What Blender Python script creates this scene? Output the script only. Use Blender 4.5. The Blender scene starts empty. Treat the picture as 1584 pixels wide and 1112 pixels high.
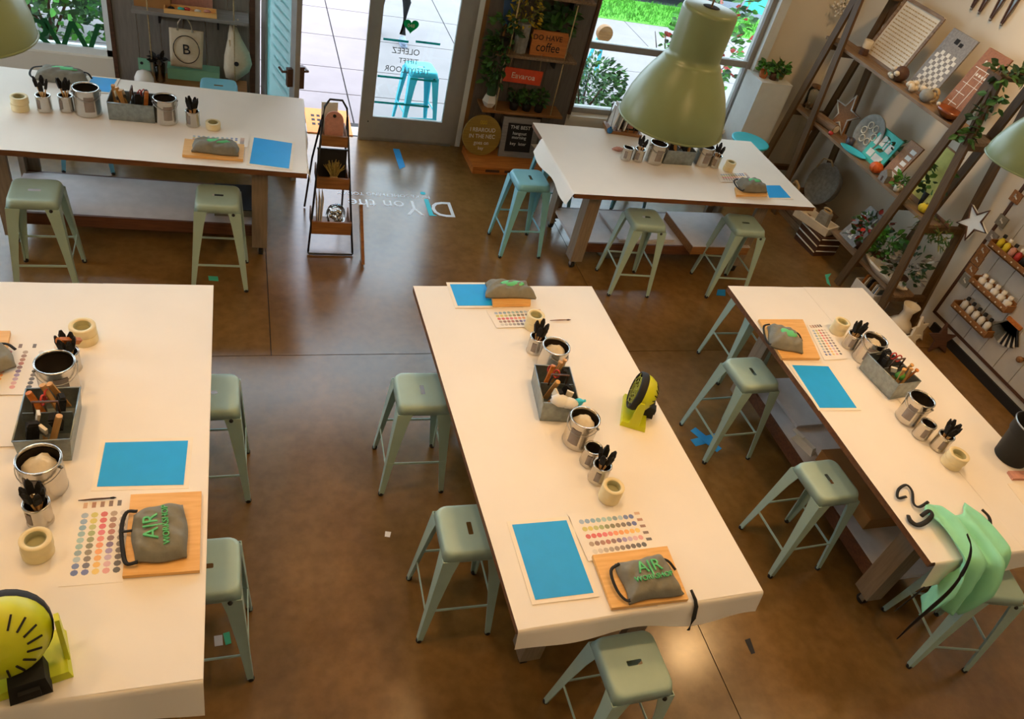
import bpy, math, random
from mathutils import Matrix, Vector, Euler

random.seed(7)
PI = math.pi
scene = bpy.context.scene
COL = scene.collection

# ------------------------------------------------------------------ camera
CAM_H = 4.0
YAW, PITCH, ROLL, FPX = -0.43885, 0.69442, -0.27687, 1207.06
def cam_axes():
    fwd = Vector((-math.sin(YAW), math.cos(YAW), 0)); right = Vector((math.cos(YAW), math.sin(YAW), 0)); up = Vector((0, 0, 1))
    f2 = fwd * math.cos(PITCH) - up * math.sin(PITCH)
    d2 = -(up * math.cos(PITCH) + fwd * math.sin(PITCH))
    r3 = right * math.cos(ROLL) + d2 * math.sin(ROLL)
    d3 = -right * math.sin(ROLL) + d2 * math.cos(ROLL)
    return r3, d3, f2
AR, AD, AF = cam_axes()
cd = bpy.data.cameras.new('camera'); cam = bpy.data.objects.new('camera', cd); COL.objects.link(cam)
cd.sensor_width = 36; cd.lens = FPX / 1584 * 36; cd.clip_start = 0.05; cd.clip_end = 200
m = Matrix.Identity(4)
for i in range(3):
    m[i][0] = AR[i]; m[i][1] = -AD[i]; m[i][2] = -AF[i]
m[2][3] = CAM_H
cam.matrix_world = m
scene.camera = cam

# ------------------------------------------------------------------ world, lights, exposure
vs = scene.view_settings
vs.view_transform = 'Standard'; vs.look = 'None'; vs.gamma = 1.0; vs.use_curve_mapping = False
vs.exposure = 0.0
SKY_STRENGTH = 6.0
world = bpy.data.worlds.new('world'); scene.world = world; world.use_nodes = True
bg = world.node_tree.nodes['Background']
bg.inputs[0].default_value = (0.74, 0.84, 1.0, 1); bg.inputs[1].default_value = SKY_STRENGTH
PENDANT_WATT = 25.0      # bulbs in the pendant lamps
FILL_TRACK_WATT = 98.0       # added warm ceiling spots, unseen fill
WARM = (1.0, 0.61, 0.275)

# photo pixel (1584x1112) -> world point on a known plane
def ray(u, v):
    return AR * ((u - 792) / FPX) + AD * ((v - 556) / FPX) + AF
def pz(u, v, z=0.0):
    r = ray(u, v); t = (z - CAM_H) / r.z
    return Vector((r.x * t, r.y * t, z))
def py(u, v, y):
    r = ray(u, v); t = y / r.y
    return Vector((r.x * t, y, CAM_H + r.z * t))
def px(u, v, x):
    r = ray(u, v); t = x / r.x
    return Vector((x, r.y * t, CAM_H + r.z * t))

# ------------------------------------------------------------------ materials
def lin(h):
    h = h.lstrip('#'); o = []
    for i in (0, 2, 4):
        c = int(h[i:i + 2], 16) / 255
        o.append(c / 12.92 if c <= 0.04045 else ((c + 0.055) / 1.055) ** 2.4)
    return (*o, 1)
MATS = {}
def mat(name, col, rough=0.6, metal=0.0, var=0.12, scale=12.0, bump=0.0, stretch=None, spec=None, emit=None, col2=None):
    """principled material with procedural noise colour variation"""
    if name in MATS: return MATS[name]
    mt = bpy.data.materials.new(name); mt.use_nodes = True; nt = mt.node_tree
    b = nt.nodes['Principled BSDF']
    c = lin(col) if isinstance(col, str) else (*col, 1)
    b.inputs['Roughness'].default_value = rough; b.inputs['Metallic'].default_value = metal
    if spec is not None: b.inputs['Specular IOR Level'].default_value = spec
    tc = nt.nodes.new('ShaderNodeTexCoord'); mp = nt.nodes.new('ShaderNodeMapping')
    nt.links.new(tc.outputs['Object'], mp.inputs[0])
    if stretch: mp.inputs['Scale'].default_value = stretch
    nz = nt.nodes.new('ShaderNodeTexNoise'); nz.inputs['Scale'].default_value = scale; nz.inputs['Detail'].default_value = 4
    nt.links.new(mp.outputs[0], nz.inputs['Vector'])
    rp = nt.nodes.new('ShaderNodeValToRGB')
    c2 = (lin(col2) if col2 else tuple(x * (1 - var) for x in c[:3]) + (1,))
    c1 = c if col2 else tuple(min(1, x * (1 + var)) for x in c[:3]) + (1,)
    rp.color_ramp.elements[0].position = 0.3; rp.color_ramp.elements[0].color = c2
    rp.color_ramp.elements[1].position = 0.7; rp.color_ramp.elements[1].color = c1
    nt.links.new(nz.outputs[0], rp.inputs[0]); nt.links.new(rp.outputs[0], b.inputs['Base Color'])
    if bump:
        bp = nt.nodes.new('ShaderNodeBump'); bp.inputs['Strength'].default_value = bump; bp.inputs['Distance'].default_value = 0.02
        nt.links.new(nz.outputs[0], bp.inputs['Height']); nt.links.new(bp.outputs[0], b.inputs['Normal'])
    if emit:
        b.inputs['Emission Color'].default_value = (*emit[0], 1); b.inputs['Emission Strength'].default_value = emit[1]
    MATS[name] = mt
    return mt
def wood(name, col, col2, rough=0.55, axis=0, scale=6.0):
    s = [9.0, 9.0, 9.0]; s[axis] = 0.9
    return mat(name, col, rough, col2=col2, scale=scale, stretch=s)
def glass_mat(name, tint=(0.95, 0.98, 0.97), ior=1.35):
    mt = bpy.data.materials.new(name); mt.use_nodes = True; nt = mt.node_tree
    nt.nodes.remove(nt.nodes['Principled BSDF'])
    t = nt.nodes.new('ShaderNodeBsdfTransparent'); t.inputs[0].default_value = (*tint, 1)
    g = nt.nodes.new('ShaderNodeBsdfGlossy'); g.inputs['Roughness'].default_value = 0.02
    mx = nt.nodes.new('ShaderNodeMixShader'); fr = nt.nodes.new('ShaderNodeFresnel'); fr.inputs[0].default_value = ior
    nz = nt.nodes.new('ShaderNodeTexNoise'); nz.inputs['Scale'].default_value = 1.5
    ml = nt.nodes.new('ShaderNodeMath'); ml.operation = 'MULTIPLY'; ml.inputs[1].default_value = 1.0
    ad = nt.nodes.new('ShaderNodeMath'); ad.operation = 'MULTIPLY_ADD'; ad.inputs[1].default_value = 0.3; ad.inputs[2].default_value = 0.85
    nt.links.new(nz.outputs[0], ad.inputs[0]); nt.links.new(fr.outputs[0], ml.inputs[0]); nt.links.new(ad.outputs[0], ml.inputs[1])
    nt.links.new(ml.outputs[0], mx.inputs[0]); nt.links.new(t.outputs[0], mx.inputs[1]); nt.links.new(g.outputs[0], mx.inputs[2])
    nt.links.new(mx.outputs[0], nt.nodes['Material Output'].inputs[0])
    return mt

def floor_material():
    mt = bpy.data.materials.new('polished_concrete'); mt.use_nodes = True; nt = mt.node_tree; b = nt.nodes['Principled BSDF']
    tc = nt.nodes.new('ShaderNodeTexCoord')
    n1 = nt.nodes.new('ShaderNodeTexNoise'); n1.inputs['Scale'].default_value = 1.1; n1.inputs['Detail'].default_value = 8; n1.inputs['Roughness'].default_value = 0.65
    n2 = nt.nodes.new('ShaderNodeTexNoise'); n2.inputs['Scale'].default_value = 14; n2.inputs['Detail'].default_value = 6
    for n in (n1, n2): nt.links.new(tc.outputs['Object'], n.inputs['Vector'])
    r1 = nt.nodes.new('ShaderNodeValToRGB')
    r1.color_ramp.elements[0].position = 0.3; r1.color_ramp.elements[0].color = lin('#684a22')
    r1.color_ramp.elements[1].position = 0.72; r1.color_ramp.elements[1].color = lin('#8f6b38')
    mx = nt.nodes.new('ShaderNodeMix'); mx.data_type = 'RGBA'; mx.blend_type = 'MULTIPLY'; mx.inputs[0].default_value = 0.5
    r2 = nt.nodes.new('ShaderNodeValToRGB')
    r2.color_ramp.elements[0].position = 0.35; r2.color_ramp.elements[0].color = (0.7, 0.68, 0.65, 1)
    r2.color_ramp.elements[1].position = 0.6; r2.color_ramp.elements[1].color = (1, 1, 1, 1)
    nt.links.new(n1.outputs[0], r1.inputs[0]); nt.links.new(n2.outputs[0], r2.inputs[0])
    nt.links.new(r1.outputs[0], mx.inputs[6]); nt.links.new(r2.outputs[0], mx.inputs[7])
    nt.links.new(mx.outputs[2], b.inputs['Base Color'])
    b.inputs['Specular IOR Level'].default_value = 0.75
    mr = nt.nodes.new('ShaderNodeMapRange'); mr.inputs[3].default_value = 0.14; mr.inputs[4].default_value = 0.32
    nt.links.new(n1.outputs[0], mr.inputs[0]); nt.links.new(mr.outputs[0], b.inputs['Roughness'])
    return mt

def film_mat(name, col, trans=0.55, clear=0.0):
    """vinyl film: lit from both sides"""
    mt = bpy.data.materials.new(name); mt.use_nodes = True; nt = mt.node_tree; nt.nodes.remove(nt.nodes['Principled BSDF'])
    nz = nt.nodes.new('ShaderNodeTexNoise'); nz.inputs['Scale'].default_value = 5
    rp = nt.nodes.new('ShaderNodeValToRGB'); c = lin(col); rp.color_ramp.elements[0].color = tuple(x * .9 for x in c[:3]) + (1,); rp.color_ramp.elements[1].color = c
    d = nt.nodes.new('ShaderNodeBsdfDiffuse'); t = nt.nodes.new('ShaderNodeBsdfTranslucent'); x = nt.nodes.new('ShaderNodeMixShader'); x.inputs[0].default_value = trans
    tp = nt.nodes.new('ShaderNodeBsdfTransparent'); y = nt.nodes.new('ShaderNodeMixShader'); y.inputs[0].default_value = clear
    L = nt.links.new
    L(nz.outputs[0], rp.inputs[0]); L(rp.outputs[0], d.inputs[0]); L(rp.outputs[0], t.inputs[0]); L(d.outputs[0], x.inputs[1]); L(t.outputs[0], x.inputs[2])
    L(x.outputs[0], y.inputs[1]); L(tp.outputs[0], y.inputs[2]); L(y.outputs[0], nt.nodes['Material Output'].inputs[0])
    return mt
M = {}
def defmats():
    M['floor'] = floor_material()
    M['joint'] = mat('slab_joint', '#2a2622', 0.8)
    M['paper'] = mat('white_paper', '#f0e7d8', 0.7, var=0.02, scale=3, bump=0.12)
    M['paper2'] = mat('cream_paper', '#f3e6cf', 0.7, var=0.03)
    M['edge'] = wood('table_edge_wood', '#7a4d25', '#5a3517')
    M['legwood'] = wood('leg_plywood', '#8f7f6b', '#7b6b57', axis=2)
    M['shelftop'] = mat('painted_shelf', '#c9c4c2', 0.6, var=0.06)
    M['beam'] = wood('brown_beam', '#6b3f22', '#4e2c16')
    M['mint'] = mat('mint_powder_coat', '#a2bbad', 0.42, var=0.03)
    M['teal'] = mat('light_blue_coat_and_day_tint', '#7fc0cf', 0.42, var=0.03)  # stool paint; on one mint stool it stands for blue daylight
    M['aqua'] = mat('turquoise_paint', '#3fc4d8', 0.45, var=0.04)
    M['rubber'] = mat('black_rubber', '#14130f', 0.75)
    M['black'] = mat('black_metal', '#17171a', 0.45)
    M['lampgreen'] = mat('lamp_green_paint', '#7f8d61', 0.35, var=0.02)
    M['lampwhite'] = mat('lamp_inner_white', '#efe8d8', 0.5)
    M['chrome'] = mat('tin_can_steel', '#c9c5bd', 0.22, 1.0, var=0.05)
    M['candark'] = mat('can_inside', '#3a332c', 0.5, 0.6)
    M['galv'] = mat('galvanised_steel', '#8f9796', 0.42, 0.75, var=0.18, scale=30)
    M['steel'] = mat('brushed_steel', '#9c9c98', 0.35, 0.9)
    M['blue'] = mat('blue_board', '#06a0ea', 0.6, var=0.03)
    M['board'] = wood('pine_board', '#efbd76', '#e0a85c')
    M['apron'] = mat('grey_canvas', '#7d7a6c', 0.9, var=0.1, bump=0.15, scale=25)
    M['aprongreen'] = mat('mint_cotton', '#8fd6ac', 0.85, var=0.06, scale=8)
    M['print'] = mat('green_print', '#62c07c', 0.8, var=0.1)
    M['tape'] = mat('masking_tape', '#e6d4a4', 0.7, var=0.05)
    M['tapecore'] = mat('tape_core', '#9d9a72', 0.8)
    M['lime'] = mat('lime_plastic', '#c3c80f', 0.4, var=0.04)
    M['limed'] = mat('dark_lime_plastic', '#8d9418', 0.45)
    M['label'] = mat('grey_label', '#8a7f78', 0.7)
    M['foam'] = mat('black_foam', '#15120f', 0.95, bump=0.3, scale=60)
    M['stick'] = wood('brush_handle_wood', '#d6a766', '#b98747', axis=2)
    M['orangewood'] = wood('orange_wood', '#c97a2e', '#a95e1c')
    M['rag'] = mat('pale_rag', '#cfc4ac', 0.9, var=0.15, bump=0.3)
    M['whiteplastic'] = mat('white_plastic', '#ded9cd', 0.5, var=0.04)
    M['red'] = mat('red_plastic', '#b5342a', 0.45)
    M['wall'] = mat('cream_wall', '#dcd3bf', 0.8, var=0.03, scale=2)
    M['walldark'] = wood('grey_brown_panel', '#7d7468', '#6f665b', axis=2, rough=0.7)
    M['walldark2'] = wood('brown_panel', '#71665c', '#635950', axis=2, rough=0.7)
    M['doorpaint'] = mat('grey_door_paint', '#97948d', 0.55, var=0.04)
    M['trimwood'] = wood('trim_wood', '#8f6433', '#7a5127', axis=2)
    M['whitetrim'] = mat('white_trim', '#d8dcd8', 0.5, var=0.03)
    M['ceil'] = mat('ceiling_white', '#d8d2c6', 0.9, var=0.02)
    M['glass'] = glass_mat('window_glass', (0.90, 0.97, 0.96))
    M['coatedglass'] = glass_mat('coated_glass', (0.72, 0.9, 0.9), 2.3)
    M['clearglass'] = glass_mat('clear_glass', (0.97, 0.98, 0.97))
    M['oldwood'] = wood('weathered_wood', '#8f7455', '#6d543a', axis=1)
    M['ladder'] = wood('ladder_wood', '#634822', '#4c3415', axis=2)
    M['darkwood'] = wood('dark_wood', '#5a3820', '#442813')
    M['midwood'] = wood('mid_wood', '#9b6a35', '#7d5125')
    M['greyboard'] = wood('grey_washed_wood', '#8d8780', '#757069')
    M['leaf'] = mat('leaf_green', '#3f6b28', 0.6, var=0.35, scale=20)
    M['leafd'] = mat('dark_leaf', '#2b4a26', 0.6, var=0.3, scale=20)
    M['leafy'] = mat('yellow_flower', '#c7a51e', 0.7, var=0.2)
    M['leafb'] = mat('bright_leaf', '#4f9430', 0.6, var=0.3, scale=15)
    M['moss'] = mat('dry_moss', '#7c7a3c', 0.9, var=0.3, scale=20)
    M['terracotta'] = mat('terracotta', '#b9662f', 0.8)
    M['cream'] = mat('cream_ceramic', '#d8cdb6', 0.5, var=0.06)
    M['stone'] = mat('grey_stone', '#8d8b82', 0.8, var=0.2, scale=25, bump=0.2)
    M['rope'] = mat('jute_rope', '#b49a6c', 0.9, var=0.2, scale=60)
    M['canvas'] = mat('natural_canvas', '#c9b899', 0.9, var=0.05, scale=40)
    M['ink'] = mat('black_ink', '#141210', 0.8)
    M['chalk'] = mat('white_chalk', '#d9d6cc', 0.9)
    M['slate'] = mat('chalkboard_black', '#1c1b1b', 0.8)
    M['orange'] = mat('orange_sign_paint', '#d2461a', 0.6)
    M['pumpkin'] = mat('pumpkin_orange', '#cc5a16', 0.5, var=0.2, scale=20)
    M['brownglaze'] = mat('brown_glaze', '#7a3c12', 0.25, var=0.4, scale=14)
    M['matorange'] = mat('orange_mat', '#e08a4c', 0.9, var=0.06, scale=40)
    M['bluetape'] = mat('blue_painters_tape', '#1f8fd0', 0.7)
    M['greentape'] = mat('green_tape', '#3fae86', 0.7)
    M['decal'] = mat('white_floor_vinyl', '#dfe8ec', 0.5, var=0.02)
    M['decalteal'] = mat('turquoise_floor_vinyl', '#19c3d6', 0.5, var=0.02)
    M['sidewalk'] = mat('sidewalk_concrete', '#8b807f', 0.85, var=0.06, scale=3)
    M['asphalt'] = mat('asphalt', '#5f636b', 0.9, var=0.1, scale=8)
    M['grass'] = mat('grass_blade', '#4a8a24', 0.8, var=0.3, scale=6)
    M['carpaint'] = mat('dark_car_paint', '#1b1e25', 0.2)
    M['denim'] = mat('black_trousers', '#15151c', 0.9)
    M['shoe'] = mat('grey_shoe', '#8e98ad', 0.7)
    M['greenbox'] = mat('mint_card_box', '#7fb592', 0.7, var=0.05)
    M['cardboard'] = mat('brown_cardboard', '#9b6b34', 0.8, var=0.06)
    M['vinylgreen'] = film_mat('green_window_vinyl', '#1f9f6a')
    M['vinyldark'] = film_mat('dark_green_window_vinyl', '#3f7a50')
    M['greyvinyl'] = mat('grey_window_vinyl', '#6f7e84', 0.6)
    M['tealvinyl'] = mat('teal_window_vinyl', '#3fb7a8', 0.6)
    M['doorvinyl'] = film_mat('teal_door_vinyl', '#37b3b0')
    M['frosted'] = film_mat('frosted_glass_film', '#8fcac6', .5, .35)
    M['brick'] = mat('planter_brick', '#8a4a3c', 0.8, var=0.2)
    M['panelwhite'] = mat('painted_plank', '#b9b3a6', 0.65, var=0.04)
    M['baseblack'] = mat('black_baseboard', '#17130e', 0.6)
    M['yellow'] = mat('yellow_paint', '#d9c52a', 0.6, var=0.1)
    M['pink'] = mat('pink_cork', '#c9907c', 0.8, var=0.1, scale=40)
    M['burlap'] = mat('straw_bundle', '#8d7a3c', 0.9, var=0.3, scale=60)
    M['pastelyellow'] = mat('yellow_green_cloth', '#c3c06a', 0.9, var=0.15)
    M['cordgold'] = mat('lamp_cord', '#b08d57', 0.7)
defmats()

# ------------------------------------------------------------------ mesh helpers
class MB:
    def __init__(s): s.v = []; s.f = []; s.m = []; s.sm = []; s.T = Matrix.Identity(4)
    def add(s, vs_, fs, mi=0, smooth=False):
        o = len(s.v)
        s.v += [tuple(s.T @ Vector(p)) for p in vs_]
        for f in fs: s.f.append([i + o for i in f]); s.m.append(mi); s.sm.append(smooth)
        return s
    def box(s, c, d, mi=0, rz=0, top=1.0, R=None):
        x, y, z = d[0] / 2, d[1] / 2, d[2] / 2
        vs_ = [(-x, -y, -z), (x, -y, -z), (x, y, -z), (-x, y, -z), (-x * top, -y * top, z), (x * top, -y * top, z), (x * top, y * top, z), (-x * top, y * top, z)]
        T = R.to_4x4() if R is not None else Matrix.Rotation(rz, 4, 'Z')
        vs_ = [T @ Vector(p) + Vector(c) for p in vs_]
        return s.add(vs_, [(0, 3, 2, 1), (4, 5, 6, 7), (0, 1, 5, 4), (1, 2, 6, 5), (2, 3, 7, 6), (3, 0, 4, 7)], mi)
    def prism(s, poly, z0, z1, mi=0, axis='Z', top=None):
        n = len(poly); t = top or poly
        def P(p, z): return (p[0], p[1], z) if axis == 'Z' else ((p[0], z, p[1]) if axis == 'Y' else (z, p[0], p[1]))
        vs_ = [P(p, z0) for p in poly] + [P(p, z1) for p in t]
        fs = [tuple(reversed(range(n))), tuple(range(n, 2 * n))] + [(i, (i + 1) % n, n + (i + 1) % n, n + i) for i in range(n)]
        return s.add(vs_, fs, mi)
    def lathe(s, prof, n=20, c=(0, 0, 0), mi=0, smooth=True, caps=(True, True), sx=1, sy=1):
        vs_ = []; fs = []
        for r, z in prof:
            for k in range(n):
                a = 2 * PI * k / n; vs_.append((c[0] + r * math.cos(a) * sx, c[1] + r * math.sin(a) * sy, c[2] + z))
        for i in range(len(prof) - 1):
            for k in range(n): fs.append((i * n + k, i * n + (k + 1) % n, (i + 1) * n + (k + 1) % n, (i + 1) * n + k))
        s.add(vs_, fs, mi, smooth)
        if caps[0]: s.add(vs_[:n], [tuple(reversed(range(n)))], mi)
        if caps[1]: s.add(vs_[-n:], [tuple(range(n))], mi)
        return s
    def tube(s, pts, r, n=8, mi=0, flat=1.0, closed=False):
        pts = [Vector(p) for p in pts]; rings = []; N = len(pts)
        for i, p in enumerate(pts):
            if closed: d = pts[(i + 1) % N] - pts[i - 1]
            else: d = pts[min(i + 1, N - 1)] - pts[max(i - 1, 0)]
            d.normalize()
            up = Vector((0, 0, 1)) if abs(d.z) < 0.95 else Vector((0, 1, 0))
            a = d.cross(up).normalized(); b = a.cross(d).normalized()
            rr = r[i] if isinstance(r, (list, tuple)) else r
            rings.append([p + a * (rr * math.cos(2 * PI * k / n)) + b * (rr * flat * math.sin(2 * PI * k / n)) for k in range(n)])
        vs_ = [q for g in rings for q in g]
        fs = [(i * n + k, i * n + (k + 1) % n, ((i + 1) % N) * n + (k + 1) % n, ((i + 1) % N) * n + k) for i in range(N if closed else N - 1) for k in range(n)]
        if not closed: fs += [tuple(reversed(range(n))), tuple(range((N - 1) * n, N * n))]
        return s.add(vs_, fs, mi, True)
    def bar(s, a, b, w, t, mi=0):
        """rectangular bar from a to b; w is its width across the horizontal, t the other way"""
        a = Vector(a); b = Vector(b); d = (b - a).normalized()
        up = Vector((0, 0, 1)) if abs(d.z) < 0.95 else Vector((0, 1, 0))
        h = d.cross(up).normalized(); k = h.cross(d).normalized()
        vs_ = [p + h * (w / 2 * i) + k * (t / 2 * j) for p in (a, b) for i, j in ((-1, -1), (1, -1), (1, 1), (-1, 1))]
        return s.add(vs_, [(0, 3, 2, 1), (4, 5, 6, 7), (0, 1, 5, 4), (1, 2, 6, 5), (2, 3, 7, 6), (3, 0, 4, 7)], mi)
    def ball(s, c, r, mi=0, nu=12, nv=8, jit=0.0):
        if not isinstance(r, (tuple, list)): r = (r, r, r)
        vs_ = [(c[0], c[1], c[2] - r[2])]
        for j in range(1, nv):
            t = PI * j / nv
            for k in range(nu):
                a = 2 * PI * k / nu; q = 1 + random.uniform(-jit, jit)
                vs_.append((c[0] + r[0] * math.sin(t) * math.cos(a) * q, c[1] + r[1] * math.sin(t) * math.sin(a) * q, c[2] - r[2] * math.cos(t) * q))
        vs_.append((c[0], c[1], c[2] + r[2])); L = len(vs_) - 1
        fs = [(0, 1 + (k + 1) % nu, 1 + k) for k in range(nu)]
        for j in range(nv - 2):
            for k in range(nu): fs.append((1 + j * nu + k, 1 + j * nu + (k + 1) % nu, 1 + (j + 1) * nu + (k + 1) % nu, 1 + (j + 1) * nu + k))
        fs += [(L, 1 + (nv - 2) * nu + k, 1 + (nv - 2) * nu + (k + 1) % nu) for k in range(nu)]
        return s.add(vs_, fs, mi, True)
    def leaf(s, p, d, L, w, mi=0):
        p = Vector(p); d = Vector(d).normalized()
        a = d.cross(Vector((random.uniform(-1, 1), random.uniform(-1, 1), random.uniform(-.3, 1)))).normalized(); nrm = a.cross(d)
        q = [p, p + d * L * .35 + a * w / 2 + nrm * w * .12, p + d * L * .7 + a * w * .38 + nrm * w * .1, p + d * L, p + d * L * .7 - a * w * .38 + nrm * w * .1, p + d * L * .35 - a * w / 2 + nrm * w * .12, p + d * L * .5]
        return s.add(q, [(0, 1, 6), (1, 2, 6), (2, 3, 6), (3, 4, 6), (4, 5, 6), (5, 0, 6)], mi)
    def mesh(s, name, mats):
        me = bpy.data.meshes.new(name); me.from_pydata(s.v, [], s.f)
        for t in (mats if isinstance(mats, (list, tuple)) else [mats]): me.materials.append(t)
        me.polygons.foreach_set('material_index', s.m); me.polygons.foreach_set('use_smooth', s.sm); me.update()
        return me
    def build(s, name, mats, parent=None, loc=None, rot=None):
        return link(name, s.mesh(name, mats), parent, loc, rot)

def link(name, data, parent=None, loc=None, rot=None):
    o = bpy.data.objects.new(name, data); COL.objects.link(o)
    if parent is not None: o.parent = parent
    if loc is not None: o.location = loc
    if rot is not None: o.rotation_euler = rot
    return o
CACHE = {}
def cached(key, name, fn, mats, parent, loc=None, rot=None):
    if key not in CACHE: CACHE[key] = fn().mesh(name, mats)
    return link(name, CACHE[key], parent, loc, rot)
def tag(o, label, cat, group=None, kind=None):
    o['label'] = label
    if cat: o['category'] = cat
    if group: o['group'] = group
    if kind: o['kind'] = kind
    return o
def thing(name, label, cat, loc=(0, 0, 0), rz=0.0, group=None, rot=None):
    o = link(name, None, None, loc, rot or (0, 0, rz)); o.empty_display_size = 0.1
    return tag(o, label, cat, group)
def struct(o, label=None):
    o['kind'] = 'structure'
    if label: o['label'] = label
    return o
def text(name, body, size, material, parent, loc, rot, extrude=0.0015, align='CENTER', sx=1.0, sy=1.0, shear=0.0):
    cu = bpy.data.curves.new(name, 'FONT'); cu.body = body; cu.size = size; cu.extrude = extrude
    cu.align_x = align; cu.align_y = 'CENTER'; cu.shear = shear; cu.resolution_u = 3
    t = bpy.data.objects.new(name, cu); COL.objects.link(t)
    bpy.context.view_layer.update()
    me = bpy.data.meshes.new_from_object(t.evaluated_get(bpy.context.evaluated_depsgraph_get()))
    bpy.data.objects.remove(t); me.materials.clear(); me.materials.append(material)
    o = link(name, me, parent, loc, rot); o.scale = (sx, sy, 1)
    return o
def smooth(pts, n=5):
    """Catmull-Rom through the points"""
    P = [Vector(p) for p in pts]; P = [2 * P[0] - P[1]] + P + [2 * P[-1] - P[-2]]; o = []
    for i in range(1, len(P) - 2):
        for k in range(n):
            t = k / n; a, b, c, d = P[i - 1:i + 3]
            o.append(.5 * (2 * b + (c - a) * t + (2 * a - 5 * b + 4 * c - d) * t * t + (3 * b - a - 3 * c + d) * t ** 3))
    return o + [P[-2]]
def smooth_r(rs, n=5):
    return [rs[i] + (rs[i + 1] - rs[i]) * k / n for i in range(len(rs) - 1) for k in range(n)] + [rs[-1]]
def quad_local(pts):
    c = sum(pts, Vector()) / len(pts)
    return c, [(p.x - c.x, p.y - c.y) for p in pts]
def rrect(w, h, r, n=5):
    o = []
    for cx, cy, a0 in ((w / 2 - r, h / 2 - r, 0), (-w / 2 + r, h / 2 - r, PI / 2), (-w / 2 + r, -h / 2 + r, PI), (w / 2 - r, -h / 2 + r, 1.5 * PI)):
        for k in range(n + 1):
            a = a0 + PI / 2 * k / n; o.append((cx + r * math.cos(a), cy + r * math.sin(a)))
    return o
def star_poly(r, r2=None, n=5, a0=PI / 2):
    r2 = r2 or r * .42
    return [((r if k % 2 == 0 else r2) * math.cos(a0 + PI * k / n), (r if k % 2 == 0 else r2) * math.sin(a0 + PI * k / n)) for k in range(2 * n)]
def scribble(mb, x0, x1, z, h, amp_n, thick=0.004, mi=0, y=0.0):
    """a line of hand-lettered strokes in the xz plane"""
    n = amp_n; w = (x1 - x0) / n
    for k in range(n):
        if random.random() < .16: continue
        x = x0 + w * (k + .5); hh = h * random.choice((.55, .6, 1.0))
        if random.random() < .5: mb.box((x, y, z + hh / 2), (thick, .002, hh), mi, R=Matrix.Rotation(random.uniform(-.3, .3), 3, 'Y'))
        if random.random() < .8: mb.box((x, y, z + hh * random.choice((.08, .5, .92))), (w * .7, .002, thick), mi)
        if random.random() < .5: mb.box((x + w * .3, y, z + hh / 2), (thick, .002, hh * .9), mi)

# ------------------------------------------------------------------ room shell
X0, X1, Y0, YB, ZC = -5.2, 6.7, -3.5, 7.95, 5.0
fl = struct(MB().box(((X0 + X1) / 2, (Y0 + YB + .25) / 2, -.056), (X1 - X0 + .4, YB - Y0 + .45, .1)).build('floor', M['joint']), 'dark joint bed under the polished concrete slabs')
def slab(x0, x1, y0, y1, parent, name, mt, zt=0.0, th=.05, gap=.004):
    return MB().box(((x0 + x1) / 2, (y0 + y1) / 2, zt - th / 2), (x1 - x0 - 2 * gap, y1 - y0 - 2 * gap, th)).build(name, mt, parent)
for (ya, yb_, xs) in ((Y0, 1.0, (X0, -1.6, 2.6, X1)), (1.0, 4.43, (X0, -1.6, 2.6, X1)), (4.43, YB + .02, (X0, 0.2, 3.05, X1))):
    for xa, xb in zip(xs[:-1], xs[1:]): slab(xa, xb, ya, yb_, fl, 'floor_slab', M['floor'], gap=.003)

def wallbox(mb, x0, x1, z0, z1, y0=YB, y1=YB + .2): mb.box(((x0 + x1) / 2, (y0 + y1) / 2, (z0 + z1) / 2), (x1 - x0, y1 - y0, z1 - z0))
WL0, WL1, WLZ = -3.6, -1.1, .60          # left window
DX0, DX1, DZ = .16, 2.30, 2.45           # door opening
WR0, WR1, WRZ = 3.57, 5.70, .50          # right window
ZT, ZH = 2.75, 4.4
mb = MB()
wallbox(mb, X0, WL0, 0, ZC); wallbox(mb, WL0, WL1, 0, WLZ)
wallbox(mb, WL1, DX0, 0, ZT); wallbox(mb, DX1, WR0, 0, ZT)
wallbox(mb, WR0, WR1, 0, WRZ); wallbox(mb, WR1, X1, 0, ZC)
wallbox(mb, WL0, WR1, ZH, ZC)
wb = struct(mb.build('wall_back', M['wall']), 'cream storefront wall around the windows and the door')
def planks(x0, x1, z0, z1, n, mt, y, parent, th=.018):
    w = (x1 - x0) / n
    for k in range(n): MB().box((x0 + w * (k + .5), y - th / 2, (z0 + z1) / 2), (w - .006, th, z1 - z0)).build('plank', mt, parent)
planks(WL1 + .03, DX0 - .05, 0.0, ZT, 6, M['walldark'], YB, wb)
planks(DX1 + .1, WR0 - .02, 0.0, ZT, 6, M['walldark2'], YB, wb)
struct(MB().box((X1 + .1, (Y0 + YB) / 2, ZC / 2), (.2, YB - Y0 + .4, ZC)).build('wall_right', M['wall']), 'cream side wall behind the ladder shelves')
LY0, LY1, LZ0, LZ1 = 4.6, 7.5, .7, 4.2      # side wall window added for more daylight, outside the view
mb = MB()
mb.box((X0 - .1, (Y0 - .2 + LY0) / 2, ZC / 2), (.2, LY0 - Y0 + .2, ZC)); mb.box((X0 - .1, (LY1 + YB + .2) / 2, ZC / 2), (.2, YB + .2 - LY1, ZC))
mb.box((X0 - .1, (LY0 + LY1) / 2, LZ0 / 2), (.2, LY1 - LY0, LZ0)); mb.box((X0 - .1, (LY0 + LY1) / 2, (LZ1 + ZC) / 2), (.2, LY1 - LY0, ZC - LZ1))
struct(mb.build('wall_left', M['wall']), 'cream side wall beyond the front tables')
r = struct(link('added_side_window', None), 'added tall side window beside the back tables, for daylight')
mb = MB(); xw = X0 - .1
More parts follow.
